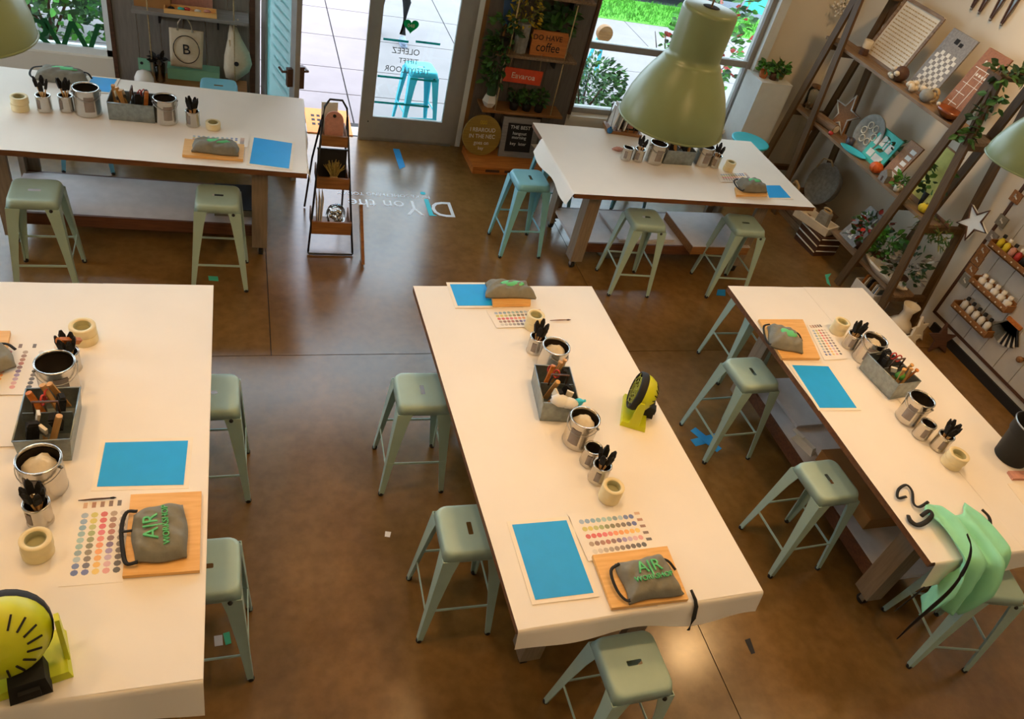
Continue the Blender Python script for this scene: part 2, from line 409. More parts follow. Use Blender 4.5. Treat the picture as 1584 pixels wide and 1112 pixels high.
for y_ in (LY0 + .03, LY1 - .03): mb.box((xw, y_, (LZ0 + LZ1) / 2), (.1, .06, LZ1 - LZ0))
for z_ in (LZ0 + .03, LZ1 - .03): mb.box((xw, (LY0 + LY1) / 2, z_), (.1, LY1 - LY0 - .12, .06))
mb.build('window_frame', M['doorpaint'], r); MB().box((xw, (LY0 + LY1) / 2, (LZ0 + LZ1) / 2), (.006, LY1 - LY0 - .12, LZ1 - LZ0 - .12)).build('pane', M['clearglass'], r)
struct(MB().box(((X0 + X1) / 2, Y0 - .1, ZC / 2), (X1 - X0, .2, ZC)).build('wall_front', M['wall']), 'cream wall behind the viewer')
struct(MB().box(((X0 + X1) / 2, (Y0 + YB) / 2, ZC + .06), (X1 - X0 + .4, YB - Y0 + .4, .1)).build('ceiling', M['ceil']), 'white ceiling of the workshop')
struct(MB().box((X1 - .012, (Y0 + 4.72) / 2, .045), (.024, 4.72 - Y0, .09)).build('baseboard_right', M['baseblack']), 'black baseboard along the side wall')
mb = MB(); mb.box((-.47, YB - .03, .05), (1.2, .024, .1)); mb.box((2.98, YB - .03, .05), (1.1, .024, .1))
struct(mb.build('baseboard_back', M['walldark']), 'brown baseboard under the plank panels')
# trims: dark edges at the windows, wood and white trims by the door
def trim(name, x0, x1, z0, z1, mt, label, y=YB, th=.03): return struct(MB().box(((x0 + x1) / 2, y - th / 2, (z0 + z1) / 2), (x1 - x0, th, z1 - z0)).build(name, mt), label)
trim('trim_1', WL1 - .005, WL1 + .03, 0, ZT, M['darkwood'], 'dark wood strip beside the lettered window')
trim('trim_2', DX0 - .05, DX0, 0, ZT, M['darkwood'], 'dark wood strip beside the open door')
trim('trim_3', DX1 + .055, DX1 + .1, 0, ZT, M['trimwood'], 'honey wood strip beside the closed door')
trim('trim_4', WR0 - .02, WR0 + .015, WRZ, ZT, M['darkwood'], 'dark wood strip beside the wide window')
trim('trim_5', DX1, DX1 + .055, 0, ZT, M['whitetrim'], 'white strip between the closed door and the honey wood trim')
trim('trim_6', WR1 - .02, WR1 + .10, WRZ - .06, ZH, M['whitetrim'], 'white jamb at the corner side of the wide window', th=.05)
trim('trim_7', WR0, WR1, WRZ - .05, WRZ, M['wall'], 'painted ledge below the wide window', th=.06)

def window(name, label, x0, x1, z0, z1, xm=(), zm=(), mt='doorpaint', yc=YB + .1):
    r = link(name, None); struct(r, label); r.location = (0, 0, 0)
    mb = MB(); f = .06
    mb.box(((x0 + x1) / 2, yc, z0 + f / 2), (x1 - x0, .1, f)); mb.box(((x0 + x1) / 2, yc, z1 - f / 2), (x1 - x0, .1, f))
    mb.box((x0 + f / 2, yc, (z0 + z1) / 2), (f, .1, z1 - z0)); mb.box((x1 - f / 2, yc, (z0 + z1) / 2), (f, .1, z1 - z0))
    mb.build('window_frame', M[mt], r)
    xs = [x0] + list(xm) + [x1]; zs = [z0] + list(zm) + [z1]
    for x in xm: MB().box((x, yc, (z0 + z1) / 2), (.05, .09, z1 - z0 - 2 * f)).build('mullion', M[mt], r)
    for z in zm: MB().box(((x0 + x1) / 2, yc, z), (x1 - x0 - 2 * f, .085, .07)).build('transom_bar', M[mt], r)
    for a, b in zip(xs[:-1], xs[1:]):
        for c, d in zip(zs[:-1], zs[1:]):
            MB().box(((a + b) / 2, yc, (c + d) / 2), (b - a - .05, .006, d - c - .07)).build('pane', M['glass'], r)
    return r
w1 = window('window_1', 'storefront window with large green letters', WL0, WL1, WLZ, ZT, (-2.35,), (1.75,), 'whitetrim')
w2 = window('window_2', 'wide storefront window behind the big green lamp', WR0, WR1, WRZ, ZT, (), (1.27,))
w3 = window('added_high_window', 'added high glazing above the storefront, for daylight', WL0, WR1, ZT, ZH, (WL1, DX0, DX1, WR0), ())  # unseen glazing, added to let more daylight into the room
for ch, u_, v_ in (('A', -70, 52), ('R', 63, 59), ('W', 115, 63)):
    q_ = py(u_, v_, YB + .08); text('lettering', ch, .47, M['vinyldark'], w1, tuple(q_), (PI / 2, 0, 0), extrude=.001, sx=1.0)

# door frame, closed leaf and open leaf
mb = MB()
mb.box((DX0 + .02, YB + .05, DZ / 2), (.05, .14, DZ)); mb.box((DX1 - .035, YB + .05, DZ / 2), (.07, .14, DZ)); mb.box(((DX0 + DX1) / 2, YB + .05, DZ + .04), (DX1 - DX0, .14, .08))
d3 = struct(mb.build('door_3', M['doorpaint']), 'grey door frame with glass transom')
MB().box(((DX0 + DX1) / 2, YB + .05, (DZ + ZT) / 2 + .04), (DX1 - DX0, .006, ZT - DZ - .08)).build('pane', M['glass'], d3)
def leaf(name, label, w, loc, rz, glassmat):
    r = struct(link(name, None, None, loc, (0, 0, rz)), label)      # hinge at local x=0, leaf extends to x=w
    mb = MB(); h = 2.42; st = .135; bot = .27
    mb.box((st / 2, 0, h / 2), (st, .045, h)); mb.box((w - st / 2, 0, h / 2), (st, .045, h))
    mb.box((w / 2, 0, bot / 2 + .005), (w - 2 * st, .044, bot)); mb.box((w / 2, 0, h - .07), (w - 2 * st, .044, .14))
    mb.build('door_frame', M['doorpaint'], r)
    MB().box((w / 2, 0, (bot + h - .14) / 2), (w - 2 * st, .008, h - .14 - bot)).build('glass_panel', glassmat, r)
    MB().box((w / 2, -.012, .02), (w - .02, .025, .03)).build('sweep_strip', M['steel'], r)
    mb = MB(); mb.lathe([(.0, -.001), (.007, 0), (.007, .004)], 10); mb.build('peephole_screw', M['rubber'], r, (.09, -.024, .22), (PI / 2, 0, 0))
    return r
LW = 1.03
d2 = leaf('door_2', 'closed grey glass door leaf with teal vinyl stripes and a green heart', LW, (1.215, 7.93, 0), 0, M['glass'])
gx, gy = LW / 2, -.009
def heart(s):
    o = []
    for k in range(28):
        t = 2 * PI * k / 28; o.append((s * 16 * math.sin(t) ** 3 / 17, s * (13 * math.cos(t) - 5 * math.cos(2 * t) - 2 * math.cos(3 * t) - math.cos(4 * t)) / 17))
    return o
hp = py(636, 40, 7.92)
mb = MB(); mb.prism(heart(.082), 0, .002, axis='Y'); hh = mb.build('heart_sticker', M['vinylgreen'], d2, (hp.x - 1.215, gy, hp.z))
hh['label'] = 'green heart sticker'
text('lettering', '048', .05, M['chalk'], d2, (hp.x - 1.215, gy - .003, hp.z), (PI / 2, 0, 0), .0008)
for (ua, va, ub, vb) in ((593, 60, 632, 65), (643, 64, 681, 69), (584, 117, 624, 122), (636, 122, 676, 126), (579, 159, 664, 164)):
    a = py(ua, va, 7.92); b = py(ub, vb, 7.92)
    MB().box(((a.x + b.x) / 2 - 1.215, gy, (a.z + b.z) / 2), (b.x - a.x, .002, .022)).build('vinyl_stripe', M['doorvinyl'], d2)
for (u, v, s, body) in ((628, 80, .088, 'OLEFEZ'), (632, 95, .075, 'TIFFFT'), (630, 109, .085, 'TIFFIYLLOOR')):
    c = py(u, v, 7.92)
    text('lettering', body, s, M['greyvinyl'], d2, (c.x - 1.215, gy - .001, c.z), (PI / 2, 0, 0), .0006, sx=-.95)
d1 = leaf('door_1', 'grey glass door leaf standing open into the room', .98, (.235, 7.90, 0), math.atan2(-.95, .26), M['frosted'])
mb = MB(); mb.box((.91, .05, 1.0), (.05, .06, .20)); mb.tube([(.91, .08, 1.05), (.91, .12, 1.05), (.82, .12, 1.05)], .011); mb.box((.91, -.045, 1.0), (.05, .05, .16)); mb.tube([(.91, -.06, 1.05), (.91, -.11, 1.05), (.82, -.11, 1.05)], .011)
mb.build('lever_handle', M['darkwood'], d1)
for k in range(9): MB().box((.49, .009, .75 + k * .095), (.45 - .03 * (k % 3), .002, .016)).build('vinyl_stripe', M['greyvinyl'], d1)
mb = MB(); mb.box((.0, 0, 0), (.03, .05, .12)); mb.build('hinge', M['steel'], d1, (-.005, .02, 1.0))

# ------------------------------------------------------------------ outside
GZ = -.012
gr = struct(MB().box((2, 15.6, GZ - .15), (50, 15, .1)).build('street', M['asphalt']), 'grey asphalt street outside')
sw = struct(MB().box((2, 10.7, GZ - .09), (50, 5.1, .1)).build('sidewalk', M['joint']), 'pale concrete sidewalk outside the door')
xs = [-16, -11, -7, -4.6, -2.2, -.4, 1.22, 2.95, 4.7, 6.5, 8.5, 12, 20]
ys = [8.18, 9.05, 9.8, 10.85, 11.9, 13.2]
for a, b in zip(xs[:-1], xs[1:]):
    for c, d in zip(ys[:-1], ys[1:]): slab(a, b, c, d, sw, 'paving_slab', M['sidewalk'], GZ, .05, .008)
struct(MB().box((1.23, 8.10, -.026), (2.2, .2, .05)).build('trim_8', M['steel']), 'metal door threshold')
vg = struct(MB().box((12.5, 13.85, GZ - .03), (17, 1.3, .07)).build('lawn', mat('lawn_soil', '#5aa32a', .9)), 'green lawn verge beside the street')
mb = MB()
for k in range(5000):
    x, y = random.uniform(4.2, 12), random.uniform(13.22, 14.45); h = random.uniform(.04, .1); a = random.uniform(0, PI)
    dx, dy = .012 * math.cos(a), .012 * math.sin(a)
    mb.add([(x - dx, y - dy, 0), (x + dx, y + dy, 0), (x + random.uniform(-.03, .03), y + random.uniform(-.03, .03), h)], [(0, 1, 2)])
tag(mb.build('grass', M['grass'], None, (0, 0, GZ)), 'bright green grass blades on the verge outside', 'grass', kind='stuff')

def bush(name, label, loc, r, h, n, mts, cat='shrub', group=None, leafsize=.09, trunk=True):
    t = thing(name, label, cat, loc, 0, group)
    mb = MB()
    if trunk:
        for k in range(5):
            a = 2 * PI * k / 5; mb.tube([(0, 0, 0), (.3 * r * math.cos(a), .3 * r * math.sin(a), h * .4), (.55 * r * math.cos(a), .55 * r * math.sin(a), h * .75)], [.02, .014, .006], 6)
        mb.build('stem', M['darkwood'], t)
    mb = MB()
    for k in range(n):
        a = random.uniform(0, 2 * PI); zz = random.uniform(.12, 1); rr = r * math.sqrt(random.random()) * (1 - .5 * abs(zz - .5))
        p = (rr * math.cos(a), rr * math.sin(a), h * zz)
        mb.leaf(p, (math.cos(a) + random.uniform(-.6, .6), math.sin(a) + random.uniform(-.6, .6), random.uniform(-.4, .9)), leafsize * random.uniform(.7, 1.3), leafsize * .55, random.randrange(len(mts)))
    mb.build('foliage', [M[q] for q in mts], t)
    return t
bush('street_shrub', 'leafy green shrub outside the lettered window', (-1.95, 9.7, GZ), .95, 1.6, 2600, ('leaf', 'leafb', 'leafd'), leafsize=.12)
bush('street_shrub', 'tall loose green shrub seen at the frame edge of the lettered window', (-4.1, 10.4, GZ), .9, 1.9, 1500, ('leafb', 'leaf'), leafsize=.13)
bush('street_shrub', 'green shrub with pale twigs just outside the wide window', (4.2, 9.0, GZ), .5, .75, 1500, ('leafd', 'leaf'), leafsize=.07)
bush('flower_bush', 'leafy bush with red flowers outside the wide window', (5.75, 9.2, GZ), .55, 2.2, 650, ('leafb', 'leaf', 'leafb', 'leaf', 'leafd', 'red'), leafsize=.11)
t = thing('dried_grass', 'reddish dried grass stalks standing outside the wide window', 'plant', (4.95, 8.42, GZ))
for k in range(7):
    a = random.uniform(0, 2 * PI); r_ = random.uniform(.02, .12)
    MB().tube([(r_ * math.cos(a), r_ * math.sin(a), 0), (1.8 * r_ * math.cos(a), 1.8 * r_ * math.sin(a), 1.0), (3.4 * r_ * math.cos(a), 3.4 * r_ * math.sin(a), 1.5 + random.uniform(-.2, .2))], [.012, .01, .004], 6).build('stalk', M['darkwood'], t)
t = thing('planter_trough', 'brick red planter trough outside beside the wide window', 'planter', (5.35, 8.45, GZ))
MB().box((0, 0, .3), (.6, .3, .6), top=1.06).build('trough_body', M['brick'], t); MB().box((0, 0, .6), (.58, .28, .02)).build('soil', M['darkwood'], t)
t = thing('log_stool', 'turquoise stool with a log seat lying outside the wide window', 'stool', tuple(pz(932, 62, .55).xy) + (GZ,))
mb = MB(); mb.T = Matrix.Rotation(PI / 2, 4, 'X'); mb.lathe([(.11, -.05), (.12, 0), (.11, .05)], 16); mb.T = Matrix.Identity(4)
mb.build('log_seat', M['midwood'], t, (0, 0, .66))
for k in range(4): MB().bar((.1 * (-1) ** k, .08 + .1 * (k // 2), .0), (.04 * (-1) ** k, .06, .66), .02, .02).build('leg', M['aqua'], t)
t = thing('street_sign_board', 'turquoise sign board leaning among plants outside the wide window', 'sign', (6.75, 9.6, GZ))
MB().box((0, 0, 1.55), (.75, .03, .28), R=Matrix.Rotation(.2, 3, 'Y')).build('board', M['tealvinyl'], t); MB().tube([(0, .03, 0), (0, .03, 1.6)], .02).build('post', M['darkwood'], t)
# parked car: only its near side shows through the window
t = thing('parked_car', 'dark car parked at the kerb beyond the lawn', 'car', (7.4, 15.5, GZ - .1), .06)
prof = [(-2.2, .35), (-2.25, .7), (-1.5, .85), (-.9, 1.38), (.7, 1.42), (1.4, .95), (2.2, .82), (2.25, .4), (2.1, .28), (-2.1, .28)]
MB().prism(prof, -.85, .85, axis='Y').build('car_body', M['carpaint'], t)
for sx in (-1.35, 1.4):
    for sy in (-.82, .82):
        mb = MB(); mb.T = Matrix.Rotation(PI / 2, 4, 'X'); mb.lathe([(.2, -.1), (.33, -.1), (.33, .1), (.2, .1)], 20)
        w_ = mb.build('wheel', M['rubber'], t, (sx, sy, .33))
        mb = MB(); mb.T = Matrix.Rotation(PI / 2, 4, 'X'); mb.lathe([(.05, -.09), (.21, -.1), (.21, .1), (.05, .09)], 10, smooth=False); mb.build('hubcap', M['steel'], w_)
mb = MB(); mb.prism([(-.85, .95), (-.8, 1.3), (.6, 1.33), (1.05, .98)], -.862, .862, axis='Y'); mb.build('side_window', M['slate'], t)
# person walking past, seen from the knees down through the door glass
t = thing('person', 'person in dark trousers and grey shoes walking past the closed door', 'person', (2.0, 11.15, GZ))
mb = MB()
def limb(pts, rs, mi): mb.tube(pts, rs, 12, mi)
limb([(-.16, .1, .08), (-.13, .08, .45), (-.05, .03, .88), (0, 0, 1.02)], [.045, .06, .085, .13], 0)
limb([(.16, -.22, .1), (.2, -.06, .48), (.06, -.01, .9), (0, 0, 1.02)], [.045, .06, .085, .13], 0)
limb([(0, 0, .92), (0, 0, 1.15), (0, 0, 1.42), (0, 0, 1.5)], [.17, .16, .19, .07], 2)
limb([(0, 0, 1.48), (0, 0, 1.55), (0, .0, 1.6), (0, 0, 1.68), (0, 0, 1.74)], [.05, .055, .085, .09, .04], 1)
for sx in (-1, 1): limb([(sx * .19, 0, 1.42), (sx * .25, .03, 1.15), (sx * .22, -.1, .92), (sx * .2, -.15, .82)], [.055, .045, .035, .03], 2)
mb.build('body', [M['denim'], mat('skin', '#b98a6b', .6), mat('grey_jacket', '#53565f', .9)], t)
for x_, y_ in ((-.17, .04), (.16, -.28)):
    mb = MB(); mb.ball((0, -.03, .05), (.05, .14, .05)); mb.box((0, -.03, .012), (.09, .27, .024)); mb.build('shoe', M['shoe'], t, (x_, y_, 0))
# coir mat at the entrance
pts = [pz(474, 168), pz(532, 170), pz(541, 213), pz(474, 212)]
t = thing('door_mat', 'orange door mat with dark writing at the open doorway', 'mat', (.93, 8.25, .0))
MB().prism([(-.24, -.28), (.24, -.28), (.24, .30), (-.24, .30)], 0, .012).build('mat_pad', M['matorange'], t)
mb = MB()
for r_ in range(3):
    for k in range(6): mb.box((-.16 + k * .06, -.08 + r_ * .1, .013), (.035, .05, .002))
mb.build('printed_lettering', M['ink'], t)['kind'] = 'stuff'

# ------------------------------------------------------------------ worktables
TZ = .96
TABLES = {  # centre x, y, turn, size x, size y
    'C': (1.731, 2.808, .023, 1.284, 2.457), 'L': (-.801, 2.765, 0, 1.284, 2.457), 'R': (4.143, 2.862, .006, 1.284, 2.457),
    'D': (-.727, 6.077, -.035, 2.457, 1.284), 'W': (3.871, 5.984, .006, 2.457, 1.284)}
WHERE = {'C': 'the middle front table', 'L': 'the front table at the frame edge with the aqua fan', 'R': 'the table with the mint apron', 'D': 'the back table by the door', 'W': 'the back table under the big lamp'}
WHERE['L'] = 'the left front table'
def work_table(k, label):
    cx, cy, rz, lx, ly = TABLES[k]
    t = thing('work_table', label, 'table', (cx, cy, 0), rz, 'rolling work tables')
    MB().box((0, 0, TZ - .02), (lx, ly, .04)).build('tabletop', M['edge'], t)
    ix, iy = lx / 2 - .28, ly / 2 - .25
    for sx in (-1, 1):
        for sy in (-1, 1):
            mb = MB(); mb.box((sx * (ix - .06), sy * (iy - .02), .51), (.12, .04, .82)); mb.box((sx * (ix - .02), sy * (iy - .085), .51), (.04, .09, .82))
            mb.build('leg', M['legwood'], t)
            ca = cached('caster', 'caster', lambda: MB().box((0, 0, .088), (.07, .06, .008)).box((-.022, 0, .06), (.006, .04, .05)).box((.022, 0, .06), (.006, .04, .05)), M['steel'], t, (sx * (ix - .05), sy * (iy - .05), 0.004))
            def wh():
                mb = MB(); mb.T = Matrix.Rotation(PI / 2, 4, 'Y'); mb.lathe([(.012, -.017), (.034, -.017), (.034, .017), (.012, .017)], 14); return mb
            cached('wheel', 'wheel', wh, M['rubber'], ca, (0, .008, .031))
    sx_, sy_ = lx - .70, ly - .70
    MB().box((0, 0, .245), (sx_ + (.1 if lx > ly else 0), sy_ + (.1 if ly > lx else 0), .03)).build('lower_shelf', M['shelftop'], t)
    for s in (-1, 1):
        if lx > ly:
            MB().box((0, s * (sy_ / 2 + .011), .21), (sx_ + .1, .02, .10)).build('shelf_beam', M['beam'], t)
            MB().box((s * (ix - .09), 0, .84), (.03, 2 * iy - .27, .09)).build('end_rail', M['legwood'], t)
        else:
            MB().box((s * (sx_ / 2 + .011), 0, .21), (.02, sy_ + .1, .10)).build('shelf_beam', M['beam'], t)
            MB().box((0, s * (iy - .09), .84), (2 * ix - .27, .03, .09)).build('end_rail', M['legwood'], t)
    return t
work_table('C', 'paper-covered work table in the middle of the front row')
work_table('L', 'paper-covered work table at the left, with the aqua-seated stools along its side')['label'] = 'paper-covered work table at the left of the front row'
work_table('R', 'paper-covered work table with the mint apron on its corner')
work_table('D', 'paper-covered work table in front of the open door leaf and tote bag')
work_table('W', 'paper-covered work table below the wide window, under the big lamp')

def paper_cover(k, label, drapes, lift=.0012):
    """sheet over the tabletop; drapes: side -> drop"""
    cx, cy, rz, lx, ly = TABLES[k]; z = TZ + lift
    o = thing('paper_cover', label, 'paper cover', (cx, cy, z), rz, 'white paper table covers')
    mb = MB(); n = 26
    W = Vector((lx + .004, ly + .004))
    ph = random.uniform(0, 6)
    def zz(x, y): return .0012 * (math.sin(5 * x + ph) * math.sin(4 * y + 2 * ph) + 1) + .0010 * (math.sin(17 * x - 9 * y + ph) + 1)
    vs_ = [(W.x * (i / n - .5), W.y * (j / n - .5), 0) for j in range(n + 1) for i in range(n + 1)]
    vs_ = [(x, y, zz(x, y)) for x, y, _ in vs_]
    mb.add(vs_, [(j * (n + 1) + i, j * (n + 1) + i + 1, (j + 1) * (n + 1) + i + 1, (j + 1) * (n + 1) + i) for j in range(n) for i in range(n)], 0, True)
    mb.build('sheet', M['paper'], o)
    for side, (drop, flare, s0, s1) in drapes.items():
        mb = MB(); rows = [0, .004, .012, .03, .06, .09, 1.0]; N = 40; vs_ = []
        L = W.x if side in 'fb' else W.y
        for r in rows:
            for i in range(N + 1):
                u = s0 + (s1 - s0) * i / N; q = L * (u - .5)
                d = drop * (1 + .13 * math.sin(3 * q + ph) + .07 * math.sin(11 * q + 2 * ph)); s = d if r == 1.0 else min(r, d)
                out = min(s, .008) + flare * s + .010 * math.sin(9 * q + ph) * (s / d) ; down = max(0, s - .004)
                if side == 'f': p = (q, -W.y / 2 - max(.002, out), -down)
                elif side == 'b': p = (q, W.y / 2 + max(.002, out), -down)
                elif side == 'l': p = (-W.x / 2 - max(.002, out), q, -down)
                else: p = (W.x / 2 + max(.002, out), q, -down)
                if r == 0: p = (p[0] if side in 'fb' else math.copysign(W.x / 2, p[0]), p[1] if side in 'lr' else math.copysign(W.y / 2, p[1]), zz(p[0], p[1]))
                vs_.append(p)
        mb.add(vs_, [(j * (N + 1) + i, j * (N + 1) + i + 1, (j + 1) * (N + 1) + i + 1, (j + 1) * (N + 1) + i) for j in range(len(rows) - 1) for i in range(N)], 0, True)
        mb.build('hanging_flap', M['paper'], o)
    # second width of paper overlapping the first
    if lx < ly: MB().box((lx * .27, 0, .0045), (lx * .46, ly, .0008)).build('overlap_sheet', M['paper'], o)
    return o
paper_cover('C', 'white paper cover on the middle front table, hanging over its near end', {'f': (.125, .25, 0, 1)})
paper_cover('L', 'white paper cover on the left front table, hanging over its near end', {'f': (.15, .3, 0, 1)})
paper_cover('R', 'white paper cover under the mint apron', {'f': (.17, .2, .02, 1)})
paper_cover('D', 'white paper cover on the back table by the door', {'r': (.10, .12, 0, 1)})
paper_cover('W', 'white paper cover under the big hanging lamp', {'l': (.13, .35, 0, .75)})

# ------------------------------------------------------------------ stools
SH = .745
def stool_seat():
    mb = MB(); outer = rrect(.30, .30, .045, 6); n = len(outer)
    def ring(w, r, z): return [(x, y, z) for x, y in rrect(w, w, r, 6)]
    slot = []
    for x, y in outer:
        a = math.atan2(y, x); slot.append((max(-.026, min(.026, .026 * math.cos(a) * 1.5)) + .016 * math.cos(a), .016 * math.sin(a), SH - .004))
    rings = [slot, ring(.20, .04, SH - .003), ring(.27, .045, SH - .001), ring(.296, .05, SH - .004), ring(.306, .05, SH - .014), ring(.322, .03, SH - .062), ring(.316, .03, SH - .062), ring(.29, .045, SH - .016)]
    vs_ = [p for g in rings for p in g]
    fs = [(j * n + i, j * n + (i + 1) % n, (j + 1) * n + (i + 1) % n, (j + 1) * n + i) for j in range(len(rings) - 1) for i in range(n)]
    return mb.add(vs_, fs, 0, True)
def stool_leg():
    """L-section leg for the +x +y corner"""
    mb = MB()
    def sec(c, w, t, z): return [(c, c, z), (c - w, c, z), (c - w, c - t, z), (c - t, c - t, z), (c - t, c - w, z), (c, c - w, z)]
    L = [sec(.161, .088, .004, SH - .058), sec(.168, .072, .004, SH - .16), sec(.186, .048, .005, .32), sec(.208, .030, .012, .018)]
    vs_ = [p for s_ in L for p in s_]
    fs = [(j * 6 + i, j * 6 + (i + 1) % 6, (j + 1) * 6 + (i + 1) % 6, (j + 1) * 6 + i) for j in range(3) for i in range(6)]
    fs += [(0, 5, 4, 3, 2, 1), (18, 19, 20, 21, 22, 23)]
    return mb.add(vs_, fs)
def stool_foot(): return MB().lathe([(.016, 0), (.018, .01), (.014, .024)], 10)
def stool_bar(): return MB().box((0, 0, 0), (.345, .006, .016))
def stool(label, x, y, rz, mt='mint', group='metal stools at the work tables', zfl=0.0, name='metal_stool'):
    t = thing(name, label, 'stool', (x, y, zfl), rz, group)
    cached(('seat', mt), 'seat', stool_seat, M[mt], t)
    for k in range(4):
        a = k * PI / 2
        lg = cached(('sleg', mt), 'leg', stool_leg, M[mt], t, None, (0, 0, a))
        cached('sfoot', 'foot_cap', stool_foot, M['rubber'], lg, (.196, .196, .0))
        z_ = .285 if k % 2 else .235
        d = .186
        cached(('sbar', mt), 'stretcher', stool_bar, M[mt], t, (d * math.sin(a), -d * math.cos(a), z_), (0, 0, a))
    cached('bump', 'bumper', lambda: MB().ball((0, 0, 0), (.012, .012, .012), 0, 8, 6), M['rubber'], t, (.11, -.163, SH - .068))
    return t
def seat(u, v): p = pz(u, v, SH); return p.x, p.y
def st(label, u, v, rz=0, mt='mint', dx=0, dy=0): x, y = seat(u, v); return stool(label, x + dx, y + dy, rz, mt)
st('mint metal stool before the back door table, nearest the frame edge', 53, 293, .02)
st('mint metal stool before the back door table, at its corner by the display rack', 337, 301, -.02)
stool('light blue metal stool half hidden behind the back door table, legs showing below it', -1.27, 7.07, .03, 'teal')
st('light blue metal stool behind the back door table, seat showing below the tote bag', 338, 133, 0, 'teal', dy=0.02)
st('mint metal stool tucked at the left front table, beside the caddy and blue sheet', 369, 605, 0, dx=-.15)
st('mint metal stool tucked at the left front table, beside the apron board', 370, 870, 0, dx=-.15)
st('mint metal stool at the middle front table, far one on its side', 656, 602, PI / 2 - .03, dx=-.01)
st('mint metal stool at the middle front table, beside the near blue sheet', 727, 816, PI / 2 - .02)
st('mint metal stool at the near end of the middle front table', 982, 1024, .02)
st('mint metal stool with painted-in daylight blue beside the hanging flap of the back lamp table', 821, 274, PI / 2 + .03, 'teal')  # blue cast of the daylight is put into this stool's colour
st('mint metal stool before the back lamp table, nearer the door', 1000, 335, -.05)
st('mint metal stool before the back lamp table, nearer the ladders', 1154, 344, -.05)
st('mint metal stool beside the blue sheet of the apron table, over the blue tape cross', 1165, 574, PI / 2 + .04)
st('mint metal stool beside the apron table, nearest its mint apron corner', 1283, 740, PI / 2 + .04)
stool('mint metal stool below the hanging mint apron', 4.12, 1.62, -.22)
stool('mint metal stool tucked far under the apron table, one leg and bars showing', 3.98, 4.2, .0)
stool('light blue metal stool behind the back lamp table, nearer the door', 3.05, 6.78, 0, 'teal')
stool('light blue metal stool behind the back lamp table, in the middle under the lamp', 4.0, 6.92, 0, 'teal')
stool('turquoise metal stool outside, seen through the closed door glass', *pz(652, 103, SH + GZ).xy, .1, 'aqua', zfl=GZ)
# round turquoise stool at the corner of the lamp table
p = pz(1160, 217, SH)
t = thing('round_stool', 'turquoise round-seated stool at the far corner of the lamp table', 'stool', (p.x + .01, p.y, 0), .3)
MB().lathe([(.0, SH - .035), (.19, SH - .035), (.215, SH - .02), (.218, SH - .004), (.205, SH), (.18, SH - .004), (0, SH - .006)], 28, caps=(False, False)).build('seat', M['aqua'], t)
for k in range(4):
    a = PI / 4 + k * PI / 2
    lg = MB().tube([(.11 * math.cos(a), .11 * math.sin(a), SH - .03), (.2 * math.cos(a), .2 * math.sin(a), .02)], .013).build('leg', M['aqua'], t)
    cached('sfoot', 'foot_cap', stool_foot, M['rubber'], lg, (.2 * math.cos(a), .2 * math.sin(a), 0))
MB().tube([(.16 * math.cos(2 * PI * k / 20), .16 * math.sin(2 * PI * k / 20), .3) for k in range(20)], .008, closed=True).build('foot_ring', M['aqua'], t)

# ------------------------------------------------------------------ pendant lamps over the front tables
def pendant(label, x, y, z):
    t = thing('pendant_lamp', label, 'lamp', (x, y, z), 0, 'green pendant lamps')
    out = [(.222, 0), (.223, .008), (.219, .05), (.206, .10), (.184, .155), (.155, .21), (.128, .25), (.122, .262), (.117, .272), (.106, .278), (.107, .30), (.110, .455), (.106, .468), (.10, .47), (.016, .474)]
    inn = [(.012, .466), (.10, .462), (.102, .28), (.118, .262), (.15, .208), (.18, .153), (.202, .10), (.215, .05), (.218, 0)]
    MB().lathe(out, 40, caps=(False, False)).lathe([(.224, .001), (.228, .005), (.224, .010)], 40, caps=(False, False)).build('shade', M['lampgreen'], t)
    MB().lathe(inn, 32, caps=(False, False)).build('shade_lining', M['lampwhite'], t)
    MB().lathe([(.0, .4735), (.03, .4755), (.034, .474)], 16, caps=(False, False)).build('collar', M['rubber'], t)
    MB().tube([(0, 0, .47), (0, 0, ZC - z)], .004).build('cord', M['cordgold'], t)
    MB().lathe([(.02, .22), (.02, .30)], 12).build('socket', M['rubber'], t)
    MB().ball((0, 0, .17), (.032, .032, .045)).build('bulb', mat('warm_bulb', '#fff0d0', .4, emit=((1, .75, .45), 6)), t)
    l = bpy.data.lights.new('pendant_light', 'POINT'); l.energy = PENDANT_WATT; l.color = WARM; l.shadow_soft_size = .05
    link('pendant_light', l, t, (0, 0, .10))
    return t
def hang(u, v, d):
    r = ray(u, v) * d; return r.x, r.y, CAM_H + r.z
LX, LY, LZ = hang(1036, 189, 3.3)
pendant('big green pendant lamp hanging in front of the wide window', LX, LY, LZ)
pendant('green pendant lamp cut by the frame edge above the left front table', -.845, 2.88, LZ + .034)
pendant('pale green pendant lamp cut by the frame edge before the ladder shelves', 4.09, 3.0, LZ - .14)

